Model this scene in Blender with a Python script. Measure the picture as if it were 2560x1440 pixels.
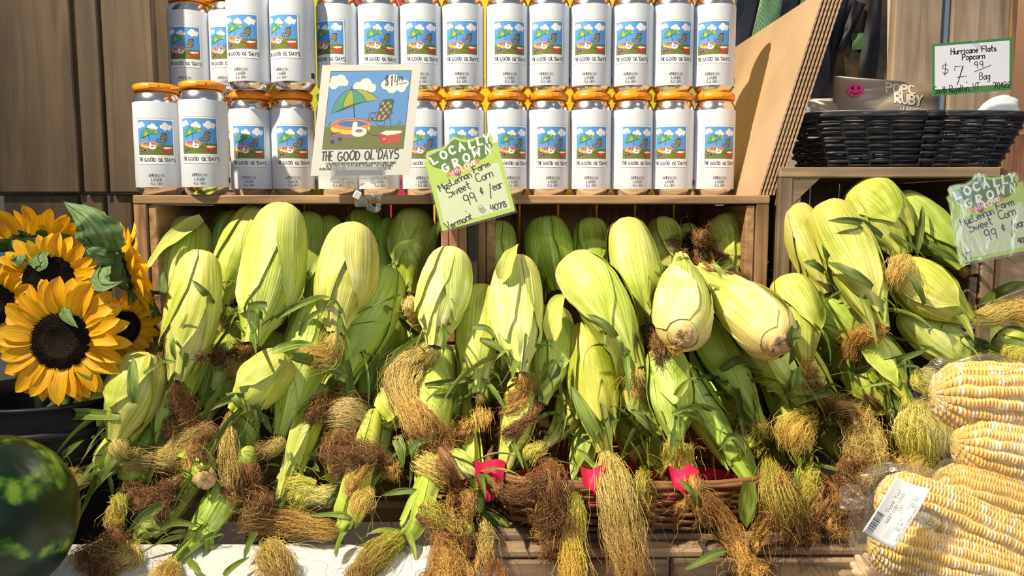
import bpy, bmesh, math, random
import numpy as np
from mathutils import Vector, Matrix, Euler

for o in list(bpy.data.objects):
    bpy.data.objects.remove(o)
S = bpy.context.scene
COL = S.collection
rnd = random.Random(7)
RS = np.random.RandomState(11)

# ------------------------------------------------------------------ camera
F = 1950.0                     # focal length in pixels of a 2560 x 1440 frame
PITCH = math.radians(5.85)     # looking slightly down
EYE = 1.20
cam_d = bpy.data.cameras.new('camera')
cam_d.sensor_width = 36.0
cam_d.lens = 36.0 * F / 2560.0
cam_d.clip_start = 0.02
cam = bpy.data.objects.new('camera', cam_d)
COL.objects.link(cam)
cam.location = (0, 0, EYE)
cam.rotation_euler = (math.radians(90) - PITCH, 0, 0)
S.camera = cam

# ------------------------------------------------------------------ light
S.view_settings.view_transform = 'Standard'
S.view_settings.look = 'None'
S.view_settings.exposure = 0.18
S.view_settings.gamma = 1.0
S.view_settings.use_curve_mapping = False
W = bpy.data.worlds.new('store_ambient')
S.world = W
W.use_nodes = True
W.node_tree.nodes['Background'].inputs[0].default_value = (0.60, 0.66, 0.78, 1)
W.node_tree.nodes['Background'].inputs[1].default_value = 0.22


def lamp(name, kind, loc, target, energy, color, size=0.05, cone=60, blend=0.6, size_y=None):
    d = bpy.data.lights.new(name, kind)
    d.energy = energy
    d.color = color
    if kind == 'SPOT':
        d.shadow_soft_size = size
        d.spot_size = math.radians(cone)
        d.spot_blend = blend
    elif kind == 'AREA':
        d.shape = 'RECTANGLE'
        d.size = size
        d.size_y = size_y or size
    o = bpy.data.objects.new(name, d)
    COL.objects.link(o)
    o.location = loc
    o.rotation_euler = (Vector(target) - Vector(loc)).to_track_quat('-Z', 'Y').to_euler()
    return o


# warm ceiling track lamps in front of the display, up to the left
lamp('track_spot', 'SPOT', (-1.55, 0.0, EYE + 2.15), (0.05, 1.12, EYE + 0.05), 640, (1.0, 0.87, 0.66), 0.035, 41, 1.0)
lamp('track_spot', 'SPOT', (1.25, -0.55, EYE + 2.2), (0.62, .76, EYE - 0.3), 105, (1.0, 0.84, 0.62), 0.05, 36, 1.0)
# unseen fill light, added at the back to brighten the right wall
lamp('back_fill', 'AREA', (1.3, 2.35, EYE + 1.7), (1.3, 2.6, 0.6), 34, (1.0, 0.84, 0.68), 0.9, size_y=0.5)
# shop window behind the photographer
lamp('shop_window', 'AREA', (1.6, -3.4, EYE + 0.9), (0, 1.1, EYE), 45, (0.74, 0.86, 1.0), 2.2, size_y=1.5)

# ------------------------------------------------------------------ helpers
CP, SP = math.cos(PITCH), math.sin(PITCH)


def at(px, py, Y):
    """world point on the pixel's ray at distance Y in front of the camera plane"""
    cx = (px - 1280.0) / F
    cy = (720.0 - py) / F
    d = Vector((cx, CP + cy * SP, -SP + cy * CP))
    return Vector((0, 0, EYE)) + d * (Y / d.y)


def proj(p):
    x, y, z = p[0], p[1], p[2] - EYE
    dep = y * CP - z * SP
    up = y * SP + z * CP
    return 1280 + F * x / dep, 720 - F * up / dep


def srgb(r, g, b):
    def c(v):
        v = v / 255.0
        return v / 12.92 if v <= 0.04045 else ((v + 0.055) / 1.055) ** 2.4
    return (c(r), c(g), c(b), 1.0)


ORG = {}


def org(o):
    return ORG.get(o.name, Vector((0, 0, 0))) if o else Vector((0, 0, 0))


def tag(o, label=None, cat=None, group=None, kind=None):
    if label: o['label'] = label
    if cat: o['category'] = cat
    if group: o['group'] = group
    if kind: o['kind'] = kind
    return o


def thing(name, label, cat, loc=(0, 0, 0), group=None, rz=0.0):
    o = bpy.data.objects.new(name, None)
    COL.objects.link(o)
    o.empty_display_size = 0.02
    o.location = loc
    o.rotation_euler = (0, 0, rz)
    ORG[o.name] = Vector(loc)
    return tag(o, label, cat, group)


def link(name, me, mat, parent=None, local=False):
    o = bpy.data.objects.new(name, me)
    COL.objects.link(o)
    if mat is not None and len(me.materials) == 0:
        me.materials.append(mat)
    if parent is not None:
        o.parent = parent
        ORG[o.name] = org(parent)
    return o


def mesh_np(name, V, Q, mat, parent=None, local=False, smooth=True, attrs=None, color=None, T3=None):
    """V (n,3) verts, Q (m,4) quads or None, T3 (k,3) triangles"""
    V = np.asarray(V, dtype=np.float64).reshape(-1, 3)
    if parent is not None and not local:
        V = V - np.array(org(parent))
    me = bpy.data.meshes.new(name)
    me.vertices.add(len(V))
    me.vertices.foreach_set('co', V.astype(np.float32).ravel())
    idx = []
    starts = []
    n = 0
    if Q is not None and len(Q):
        Q = np.asarray(Q, dtype=np.int32)
        idx.append(Q.ravel()); starts.append(np.arange(len(Q)) * 4); n = len(Q) * 4
    if T3 is not None and len(T3):
        T3 = np.asarray(T3, dtype=np.int32)
        idx.append(T3.ravel()); starts.append(n + np.arange(len(T3)) * 3)
    idx = np.concatenate(idx); starts = np.concatenate(starts)
    me.loops.add(len(idx))
    me.loops.foreach_set('vertex_index', idx.astype(np.int32))
    me.polygons.add(len(starts))
    me.polygons.foreach_set('loop_start', starts.astype(np.int32))
    me.polygons.foreach_set('use_smooth', np.full(len(starts), smooth))
    if attrs is not None:
        a = me.attributes.new('pq', 'FLOAT_VECTOR', 'POINT')
        a.data.foreach_set('vector', np.asarray(attrs, dtype=np.float32).ravel())
    if color is not None:
        c = np.asarray(color, dtype=np.float32)
        if c.shape[1] == 3:
            c = np.concatenate([c, np.ones((len(c), 1), dtype=np.float32)], 1)
        a = me.color_attributes.new('Col', 'FLOAT_COLOR', 'POINT')
        a.data.foreach_set('color', c.ravel())
    me.update(calc_edges=True)
    me.validate()
    return link(name, me, mat, parent)


def gridq(nu, nv, wrap=False):
    i = np.arange(nu - 1)[:, None]
    j = np.arange(nv if wrap else nv - 1)[None, :]
    j2 = (j + 1) % nv
    return np.stack([i * nv + j, i * nv + j2, (i + 1) * nv + j2, (i + 1) * nv + j], -1).reshape(-1, 4)


def bm_obj(name, bm, mat, parent=None, local=False, smooth=False):
    if parent is not None and not local:
        bmesh.ops.translate(bm, verts=bm.verts, vec=-org(parent))
    me = bpy.data.meshes.new(name)
    bmesh.ops.recalc_face_normals(bm, faces=bm.faces)
    bm.to_mesh(me)
    bm.free()
    if smooth:
        me.polygons.foreach_set('use_smooth', np.full(len(me.polygons), True))
    return link(name, me, mat, parent)


def bm_box(bm, c, s, bev=0.0, rot=None):
    r = bmesh.ops.create_cube(bm, size=1.0)
    vs = r['verts']
    for v in vs:
        v.co = Vector((v.co.x * s[0], v.co.y * s[1], v.co.z * s[2]))
    if bev > 0:
        es = list({e for v in vs for e in v.link_edges})
        g = bmesh.ops.bevel(bm, geom=es, offset=bev, segments=1, affect='EDGES', profile=0.5)
        vs = list({v for f in g['faces'] for v in f.verts} | {v for v in vs if v.is_valid})
    M = (rot.to_4x4() if rot is not None else Matrix.Identity(4))
    M.translation = Vector(c)
    bmesh.ops.transform(bm, matrix=M, verts=vs)
    return vs


def box(name, lo, hi, mat, parent=None, bev=0.0015, rot=None):
    bm = bmesh.new()
    c = [(a + b) / 2 for a, b in zip(lo, hi)]
    s = [abs(b - a) for a, b in zip(lo, hi)]
    bm_box(bm, c, s, bev, rot)
    return bm_obj(name, bm, mat, parent)


def lathe(prof, n=32, closed=False):
    """prof list of (r,z) -> V,Q around z axis"""
    prof = np.array(prof)
    a = np.linspace(0, 2 * np.pi, n, endpoint=False)
    V = np.stack([prof[:, 0:1] * np.cos(a), prof[:, 0:1] * np.sin(a), np.repeat(prof[:, 1:2], n, 1)], -1)
    return V.reshape(-1, 3), gridq(len(prof), n, True)


def tube_np(P, r, ns=6, flat=1.0):
    """tube around polyline P (m,3); r scalar or (m,) -> V,Q"""
    P = np.asarray(P, float)
    m = len(P)
    T = np.gradient(P, axis=0)
    T /= np.linalg.norm(T, axis=1)[:, None] + 1e-12
    ref = np.array([0.13, 0.31, 0.94])
    if abs((T @ ref)).max() > 0.95:
        ref = np.array([0.9, 0.3, 0.2]); ref /= np.linalg.norm(ref)
    A = np.cross(T, ref); A /= np.linalg.norm(A, axis=1)[:, None]
    B = np.cross(T, A)
    r = np.broadcast_to(np.asarray(r, float), (m,))
    a = np.linspace(0, 2 * np.pi, ns, endpoint=False)
    V = P[:, None] + r[:, None, None] * (np.cos(a)[None, :, None] * A[:, None] + flat * np.sin(a)[None, :, None] * B[:, None])
    return V.reshape(-1, 3), gridq(m, ns, True)


def spline(pts, n):
    """Catmull-Rom through pts (k,d) resampled to n points"""
    P = np.asarray(pts, float)
    if len(P) == 2:
        t = np.linspace(0, 1, n)[:, None]
        return P[0] * (1 - t) + P[1] * t
    P = np.vstack([2 * P[0] - P[1], P, 2 * P[-1] - P[-2]])
    k = len(P) - 3
    ts = np.linspace(0, k - 1e-9, n)
    i = ts.astype(int)
    t = (ts - i)[:, None]
    p0, p1, p2, p3 = P[i], P[i + 1], P[i + 2], P[i + 3]
    return 0.5 * (2 * p1 + (p2 - p0) * t + (2 * p0 - 5 * p1 + 4 * p2 - p3) * t ** 2 + (3 * p1 - p0 - 3 * p2 + p3) * t ** 3)


# ------------------------------------------------------------------ materials
def new_mat(name):
    m = bpy.data.materials.new(name)
    m.use_nodes = True
    nt = m.node_tree
    return m, nt, nt.nodes['Principled BSDF']


def N(nt, t, **kw):
    n = nt.nodes.new(t)
    for k, v in kw.items():
        setattr(n, k, v)
    return n


def ramp(nt, stops, fac=None):
    r = N(nt, 'ShaderNodeValToRGB')
    e = r.color_ramp.elements
    while len(e) < len(stops):
        e.new(0.5)
    for i, (p, c) in enumerate(stops):
        e[i].position = p
        e[i].color = c
    if fac is not None:
        nt.links.new(fac, r.inputs[0])
    return r


def plain(name, col, rough=0.5, metal=0.0, spec=0.5, bump=0.0, bscale=200):
    m, nt, b = new_mat(name)
    b.inputs['Base Color'].default_value = col
    b.inputs['Roughness'].default_value = rough
    b.inputs['Metallic'].default_value = metal
    b.inputs['Specular IOR Level'].default_value = spec
    if bump:
        tc = N(nt, 'ShaderNodeTexCoord')
        no = N(nt, 'ShaderNodeTexNoise')
        no.inputs['Scale'].default_value = bscale
        no.inputs['Detail'].default_value = 4
        nt.links.new(tc.outputs['Object'], no.inputs['Vector'])
        bp = N(nt, 'ShaderNodeBump')
        bp.inputs['Strength'].default_value = bump
        bp.inputs['Distance'].default_value = 0.002
        nt.links.new(no.outputs[0], bp.inputs['Height'])
        nt.links.new(bp.outputs[0], b.inputs['Normal'])
    return m


def wood(name, dark, mid, light, axis='Z', scale=1.0, rough=0.7):
    m, nt, b = new_mat(name)
    tc = N(nt, 'ShaderNodeTexCoord')
    oi = N(nt, 'ShaderNodeObjectInfo')
    ad = N(nt, 'ShaderNodeVectorMath', operation='ADD')
    sc = N(nt, 'ShaderNodeVectorMath', operation='SCALE')
    cb = N(nt, 'ShaderNodeCombineXYZ')
    nt.links.new(oi.outputs['Random'], cb.inputs[0])
    nt.links.new(oi.outputs['Random'], cb.inputs[1])
    nt.links.new(oi.outputs['Random'], cb.inputs[2])
    nt.links.new(cb.outputs[0], sc.inputs[0])
    sc.inputs['Scale'].default_value = 37.0
    nt.links.new(tc.outputs['Object'], ad.inputs[0])
    nt.links.new(sc.outputs[0], ad.inputs[1])
    mp = N(nt, 'ShaderNodeMapping')
    s = [55 * scale] * 3
    s['XYZ'.index(axis)] = 3.2 * scale
    mp.inputs['Scale'].default_value = s
    nt.links.new(ad.outputs[0], mp.inputs[0])
    n1 = N(nt, 'ShaderNodeTexNoise')
    n1.inputs['Scale'].default_value = 1.0
    n1.inputs['Detail'].default_value = 6
    n1.inputs['Distortion'].default_value = 1.4
    nt.links.new(mp.outputs[0], n1.inputs['Vector'])
    n2 = N(nt, 'ShaderNodeTexNoise')
    n2.inputs['Scale'].default_value = 9.0 * scale
    n2.inputs['Detail'].default_value = 5
    nt.links.new(ad.outputs[0], n2.inputs['Vector'])
    mx = N(nt, 'ShaderNodeMath', operation='MULTIPLY_ADD')
    nt.links.new(n2.outputs[0], mx.inputs[0])
    mx.inputs[1].default_value = 0.55
    nt.links.new(n1.outputs[0], mx.inputs[2])
    sb = N(nt, 'ShaderNodeMath', operation='SUBTRACT')
    nt.links.new(mx.outputs[0], sb.inputs[0])
    sb.inputs[1].default_value = 0.27
    r = ramp(nt, [(0.25, dark), (0.5, mid), (0.75, light)], sb.outputs[0])
    hs = N(nt, 'ShaderNodeHueSaturation')
    vm = N(nt, 'ShaderNodeMath', operation='MULTIPLY_ADD')
    nt.links.new(oi.outputs['Random'], vm.inputs[0])
    vm.inputs[1].default_value = 0.35
    vm.inputs[2].default_value = 0.82
    nt.links.new(vm.outputs[0], hs.inputs['Value'])
    nt.links.new(r.outputs[0], hs.inputs['Color'])
    nt.links.new(hs.outputs[0], b.inputs['Base Color'])
    b.inputs['Roughness'].default_value = rough
    bp = N(nt, 'ShaderNodeBump')
    bp.inputs['Strength'].default_value = 0.35
    bp.inputs['Distance'].default_value = 0.002
    nt.links.new(n1.outputs[0], bp.inputs['Height'])
    nt.links.new(bp.outputs[0], b.inputs['Normal'])
    return m


def striped(name, c0, c1, c2, freq=70, along=2.0, rough=0.5, butt=None, tint=True, trans=0.0, bump=0.5, spec=0.4):
    """fibrous plant surface: stripes across the 'pq' attribute (u along, v around, seed)"""
    m, nt, b = new_mat(name)
    at_ = N(nt, 'ShaderNodeAttribute', attribute_name='pq')
    sp = N(nt, 'ShaderNodeSeparateXYZ')
    nt.links.new(at_.outputs['Vector'], sp.inputs[0])
    cb = N(nt, 'ShaderNodeCombineXYZ')
    def mul(o, k):
        q = N(nt, 'ShaderNodeMath', operation='MULTIPLY')
        nt.links.new(o, q.inputs[0]); q.inputs[1].default_value = k
        return q.outputs[0]
    nt.links.new(mul(sp.outputs['Y'], freq), cb.inputs[0])
    nt.links.new(mul(sp.outputs['X'], along), cb.inputs[1])
    nt.links.new(mul(sp.outputs['Z'], 23.0), cb.inputs[2])
    n1 = N(nt, 'ShaderNodeTexNoise')
    n1.inputs['Scale'].default_value = 1.0
    n1.inputs['Detail'].default_value = 3.0
    nt.links.new(cb.outputs[0], n1.inputs['Vector'])
    cb2 = N(nt, 'ShaderNodeCombineXYZ')
    nt.links.new(mul(sp.outputs['Y'], 5.0), cb2.inputs[0])
    nt.links.new(mul(sp.outputs['X'], 2.2), cb2.inputs[1])
    nt.links.new(mul(sp.outputs['Z'], 31.0), cb2.inputs[2])
    n2 = N(nt, 'ShaderNodeTexNoise')
    n2.inputs['Scale'].default_value = 1.0
    n2.inputs['Detail'].default_value = 2.0
    nt.links.new(cb2.outputs[0], n2.inputs['Vector'])
    mx = N(nt, 'ShaderNodeMath', operation='MULTIPLY_ADD')
    nt.links.new(n1.outputs[0], mx.inputs[0]); mx.inputs[1].default_value = 0.75
    nt.links.new(mul(n2.outputs[0], 0.75), mx.inputs[2])
    sn = N(nt, 'ShaderNodeMath', operation='SINE')
    nt.links.new(mul(sp.outputs['Y'], freq * 4.6), sn.inputs[0])
    sa = N(nt, 'ShaderNodeMath', operation='MULTIPLY_ADD')
    nt.links.new(sn.outputs[0], sa.inputs[0]); sa.inputs[1].default_value = 0.055
    nt.links.new(mx.outputs[0], sa.inputs[2])
    sb = N(nt, 'ShaderNodeMath', operation='SUBTRACT')
    nt.links.new(sa.outputs[0], sb.inputs[0]); sb.inputs[1].default_value = 0.25
    r = ramp(nt, [(0.28, c0), (0.5, c1), (0.74, c2)], sb.outputs[0])
    out = r.outputs[0]
    if butt is not None:
        rb = ramp(nt, [(0.0, (1, 1, 1, 1)), (0.32, (0, 0, 0, 1))], sp.outputs['X'])
        mb = N(nt, 'ShaderNodeMix', data_type='RGBA')
        nt.links.new(mul(rb.outputs[0], 0.62), mb.inputs['Factor'])
        nt.links.new(out, mb.inputs['A'])
        mb.inputs['B'].default_value = butt
        out = mb.outputs['Result']
    if tint:
        oi = N(nt, 'ShaderNodeObjectInfo')
        mt = N(nt, 'ShaderNodeMix', data_type='RGBA', blend_type='MULTIPLY')
        mt.inputs['Factor'].default_value = 1.0
        nt.links.new(out, mt.inputs['A'])
        nt.links.new(oi.outputs['Color'], mt.inputs['B'])
        out = mt.outputs['Result']
    nt.links.new(out, b.inputs['Base Color'])
    b.inputs['Roughness'].default_value = rough
    b.inputs['Specular IOR Level'].default_value = spec
    bp = N(nt, 'ShaderNodeBump')
    bp.inputs['Strength'].default_value = bump
    bp.inputs['Distance'].default_value = 0.0012
    nt.links.new(sa.outputs[0], bp.inputs['Height'])
    nt.links.new(bp.outputs[0], b.inputs['Normal'])
    if trans > 0:
        tr = N(nt, 'ShaderNodeBsdfTranslucent')
        nt.links.new(out, tr.inputs['Color'])
        ms = N(nt, 'ShaderNodeMixShader')
        ms.inputs[0].default_value = trans
        nt.links.new(b.outputs[0], ms.inputs[1])
        nt.links.new(tr.outputs[0], ms.inputs[2])
        nt.links.new(ms.outputs[0], nt.nodes['Material Output'].inputs['Surface'])
    return m


def vcol(name, rough=0.6, spec=0.3, sheen=0.0):
    m, nt, b = new_mat(name)
    a = N(nt, 'ShaderNodeVertexColor', layer_name='Col')
    nt.links.new(a.outputs[0], b.inputs['Base Color'])
    b.inputs['Roughness'].default_value = rough
    b.inputs['Specular IOR Level'].default_value = spec
    return m


def clear(name, tint=(0.97, 0.97, 0.95, 1), gloss=1.0, rough=0.08, bscale=30, bump=0.35, haze=0.0, bdist=0.003):
    m, nt, b = new_mat(name)
    tr = N(nt, 'ShaderNodeBsdfTransparent')
    tr.inputs[0].default_value = tint
    gl = N(nt, 'ShaderNodeBsdfGlossy')
    gl.inputs['Roughness'].default_value = rough
    lw = N(nt, 'ShaderNodeLayerWeight')
    lw.inputs['Blend'].default_value = 0.5
    pw = N(nt, 'ShaderNodeMath', operation='POWER')
    nt.links.new(lw.outputs['Facing'], pw.inputs[0])
    pw.inputs[1].default_value = 4.0
    fr = N(nt, 'ShaderNodeMath', operation='MULTIPLY_ADD')
    nt.links.new(pw.outputs[0], fr.inputs[0])
    fr.inputs[1].default_value = 0.8
    fr.inputs[2].default_value = 0.04
    tc = N(nt, 'ShaderNodeTexCoord')
    no = N(nt, 'ShaderNodeTexNoise')
    no.inputs['Scale'].default_value = bscale
    no.inputs['Detail'].default_value = 3
    no.inputs['Distortion'].default_value = 1.0
    nt.links.new(tc.outputs['Object'], no.inputs['Vector'])
    bp = N(nt, 'ShaderNodeBump')
    bp.inputs['Strength'].default_value = bump
    bp.inputs['Distance'].default_value = bdist
    nt.links.new(no.outputs[0], bp.inputs['Height'])
    nt.links.new(bp.outputs[0], gl.inputs['Normal'])
    nt.links.new(bp.outputs[0], lw.inputs['Normal'])
    mu = N(nt, 'ShaderNodeMath', operation='MULTIPLY')
    nt.links.new(fr.outputs[0], mu.inputs[0])
    mu.inputs[1].default_value = gloss
    mu.use_clamp = True
    base = tr.outputs[0]
    if haze > 0:
        df = N(nt, 'ShaderNodeBsdfDiffuse')
        df.inputs[0].default_value = (0.9, 0.9, 0.88, 1)
        mh = N(nt, 'ShaderNodeMixShader')
        mh.inputs[0].default_value = haze
        nt.links.new(tr.outputs[0], mh.inputs[1])
        nt.links.new(df.outputs[0], mh.inputs[2])
        base = mh.outputs[0]
    ms = N(nt, 'ShaderNodeMixShader')
    nt.links.new(mu.outputs[0], ms.inputs[0])
    nt.links.new(base, ms.inputs[1])
    nt.links.new(gl.outputs[0], ms.inputs[2])
    nt.links.new(ms.outputs[0], nt.nodes['Material Output'].inputs['Surface'])
    return m


M = {}
M['plank'] = wood('weathered_brown_wood', srgb(70, 56, 40), srgb(90, 73, 53), srgb(106, 87, 65), 'Z', .8)
M['crate_x'] = wood('crate_wood_lengthwise', srgb(112, 84, 56), srgb(168, 132, 92), srgb(196, 162, 122), 'X')
M['crate_z'] = wood('crate_wood_upright', srgb(104, 76, 50), srgb(160, 122, 82), srgb(190, 152, 108), 'Z')
M['crate_y'] = wood('crate_wood_deep', srgb(104, 76, 50), srgb(160, 122, 82), srgb(190, 152, 108), 'Y')
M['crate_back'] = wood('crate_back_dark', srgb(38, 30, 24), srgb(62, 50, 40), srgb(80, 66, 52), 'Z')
M['old_x'] = wood('old_grey_wood', srgb(84, 70, 56), srgb(140, 118, 94), srgb(180, 150, 118), 'X', 0.8)
M['old_y'] = wood('old_grey_wood_deep', srgb(84, 70, 56), srgb(132, 112, 90), srgb(168, 142, 112), 'Y', 0.8)
M['old_z'] = wood('old_grey_wood_upright', srgb(84, 70, 56), srgb(132, 112, 90), srgb(168, 142, 112), 'Z', 0.8)
M['rough'] = wood('rough_sawn_board', srgb(128, 106, 84), srgb(172, 148, 122), srgb(200, 178, 150), 'Z', 0.7)
M['redwood'] = wood('reddish_wood', srgb(110, 74, 56), srgb(160, 112, 88), srgb(190, 140, 112), 'Z')
M['metal'] = plain('can_aluminium', (0.86, 0.87, 0.88, 1), 0.2, 1.0)
M['label'] = plain('white_can_label', srgb(214, 219, 226), 0.42, 0, 0.4)
M['orange'] = plain('orange_plastic', srgb(248, 150, 20), 0.38, 0, 0.5)
M['print'] = vcol('flat_print', 0.55, 0.3)
M['paper'] = plain('sign_paper', srgb(228, 227, 224), 0.6)
M['lime'] = plain('sign_lime', srgb(178, 208, 84), 0.5)
M['plastic'] = clear('clear_plastic_sleeve', gloss=0.9, rough=0.05, bscale=8, bump=0.05, haze=0.03)
M['acrylic'] = clear('clear_acrylic_clip', tint=(0.9, 0.92, 0.93, 1), gloss=2.5, rough=0.05, bscale=60, bump=0.3, haze=0.12)
M['film'] = clear('clear_bag_film', tint=(0.985, 0.98, 0.97, 1), gloss=0.9, rough=0.12, bscale=45, bump=1.0, haze=0.035)
M['white'] = plain('white_plastic', srgb(238, 240, 242), 0.4)
M['cloth_white'] = plain('white_table_top', srgb(232, 232, 232), 0.6, bump=0.1, bscale=60)
M['black_wicker'] = plain('black_wicker', srgb(34, 35, 40), 0.42, 0, 0.5)
M['brown_wicker'] = plain('brown_wicker', srgb(140, 100, 62), 0.5, 0, 0.4, bump=0.2, bscale=300)
M['bucket'] = plain('dark_navy_bucket', srgb(10, 11, 20), 0.5)
M['red'] = plain('crimson_liner', srgb(206, 22, 74), 0.65, bump=0.2, bscale=150)
M['husk'] = striped('corn_husk', srgb(150, 168, 46), srgb(196, 206, 90), srgb(240, 238, 160), 95, 1.6, 0.5, butt=srgb(228, 214, 122))
M['leaf'] = striped('corn_blade', srgb(66, 88, 30), srgb(104, 126, 50), srgb(154, 168, 92), 26, 1.2, 0.5, None, True, 0.18, 0.35)
M['silk'] = vcol('corn_silk', 0.5, 0.35)
M['stub'] = plain('cut_corn_stem', srgb(214, 178, 122), 0.9, bump=1.0, bscale=200)
M['petal'] = striped('sunflower_petal', srgb(238, 160, 6), srgb(252, 192, 14), srgb(255, 212, 30), 9, 0.6, 0.55, None, True, 0.22, 0.5)
M['sepal'] = striped('sunflower_sepal', srgb(46, 82, 30), srgb(76, 116, 50), srgb(110, 146, 78), 8, 1.0, 0.6, None, False, 0.1, 0.4)
M['sunleaf'] = striped('sunflower_leaf', srgb(70, 104, 52), srgb(104, 136, 78), srgb(140, 166, 112), 10, 9.0, 0.6, None, False, 0.15, 0.6)
M['stem'] = plain('green_stem', srgb(96, 118, 62), 0.6)
M['disc'] = vcol('sunflower_disc', 0.8, 0.2)
M['kernel'] = vcol('corn_kernel', 0.28, 0.5)
M['cob'] = plain('pale_cob', srgb(232, 214, 140), 0.6)
M['garlic'] = plain('garlic_skin', srgb(224, 200, 164), 0.5, bump=0.3, bscale=120)
M['sack'] = plain('popcorn_bag_print', srgb(150, 132, 112), 0.35)
M['yellow'] = plain('yellow_carton', srgb(236, 196, 40), 0.5)
M['green_c'] = plain('lime_carton', srgb(186, 204, 40), 0.5)
M['magenta'] = plain('magenta_carton', srgb(190, 40, 90), 0.5)
M['steel'] = plain('blue_grey_steel', srgb(150, 166, 178), 0.4, 0.3)
M['wall'] = plain('blurred_warm_wall', srgb(178, 140, 110), 0.8)
M['card'] = None


def cardboard():
    m, nt, b = new_mat('corrugated_cardboard')
    tc = N(nt, 'ShaderNodeTexCoord')
    n1 = N(nt, 'ShaderNodeTexNoise')
    n1.inputs['Scale'].default_value = 9
    n1.inputs['Detail'].default_value = 5
    nt.links.new(tc.outputs['Object'], n1.inputs['Vector'])
    r = ramp(nt, [(0.3, srgb(178, 146, 112)), (0.7, srgb(200, 170, 136))], n1.outputs[0])
    nt.links.new(r.outputs[0], b.inputs['Base Color'])
    b.inputs['Roughness'].default_value = 0.65
    return m


M['card'] = cardboard()


def melon_mat():
    m, nt, b = new_mat('watermelon_rind')
    tc = N(nt, 'ShaderNodeTexCoord')
    mp = N(nt, 'ShaderNodeMapping')
    mp.inputs['Rotation'].default_value = (0.2, 0.9, 0.3)
    nt.links.new(tc.outputs['Object'], mp.inputs[0])
    w = N(nt, 'ShaderNodeTexWave', wave_type='BANDS', bands_direction='X')
    w.inputs['Scale'].default_value = 5.6
    w.inputs['Distortion'].default_value = 5.5
    w.inputs['Detail'].default_value = 4
    w.inputs['Detail Scale'].default_value = 3.0
    nt.links.new(mp.outputs[0], w.inputs['Vector'])
    n1 = N(nt, 'ShaderNodeTexNoise')
    n1.inputs['Scale'].default_value = 55
    n1.inputs['Detail'].default_value = 4
    nt.links.new(tc.outputs['Object'], n1.inputs['Vector'])
    mm = N(nt, 'ShaderNodeMath', operation='MULTIPLY')
    nt.links.new(w.outputs['Fac'], mm.inputs[0])
    nt.links.new(n1.outputs[0], mm.inputs[1])
    r = ramp(nt, [(0.36, srgb(14, 38, 14)), (0.46, srgb(44, 92, 22)), (0.62, srgb(130, 160, 48))], mm.outputs[0])
    nt.links.new(r.outputs[0], b.inputs['Base Color'])
    b.inputs['Roughness'].default_value = 0.34
    return m


M['melon'] = melon_mat()


def stripe_sack():
    m, nt, b = new_mat('green_ribbed_print')
    at_ = N(nt, 'ShaderNodeAttribute', attribute_name='pq')
    w = N(nt, 'ShaderNodeTexWave', wave_type='BANDS', bands_direction='X')
    w.inputs['Scale'].default_value = 7.0
    w.inputs['Distortion'].default_value = 1.5
    nt.links.new(at_.outputs['Vector'], w.inputs['Vector'])
    r = ramp(nt, [(0.15, srgb(16, 40, 22)), (0.5, srgb(84, 140, 84)), (0.9, srgb(150, 196, 150))], w.outputs['Fac'])
    nt.links.new(r.outputs[0], b.inputs['Base Color'])
    b.inputs['Roughness'].default_value = 0.4
    return m


M['ribbed'] = stripe_sack()


def mottle(name, a, b_, c, sc):
    m, nt, b = new_mat(name)
    tc = N(nt, 'ShaderNodeTexCoord')
    n1 = N(nt, 'ShaderNodeTexNoise')
    n1.inputs['Scale'].default_value = sc
    n1.inputs['Detail'].default_value = 5
    nt.links.new(tc.outputs['Object'], n1.inputs['Vector'])
    r = ramp(nt, [(0.35, a), (0.5, b_), (0.68, c)], n1.outputs[0])
    nt.links.new(r.outputs[0], b.inputs['Base Color'])
    b.inputs['Roughness'].default_value = 0.5
    return m


M['mottle'] = mottle('mottled_sack_print', srgb(40, 56, 30), srgb(104, 88, 66), srgb(140, 112, 92), 14)
M['navy'] = mottle('near_black_sack', srgb(10, 11, 20), srgb(18, 20, 32), srgb(44, 44, 60), 20)

# ------------------------------------------------------------------ flat print: hand-drawn strokes and shapes
def arc(cx, cy, rx, ry, a0, a1, n=9):
    return [(cx + rx * math.cos(math.radians(a0 + (a1 - a0) * i / (n - 1))),
             cy + ry * math.sin(math.radians(a0 + (a1 - a0) * i / (n - 1)))) for i in range(n)]


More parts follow.
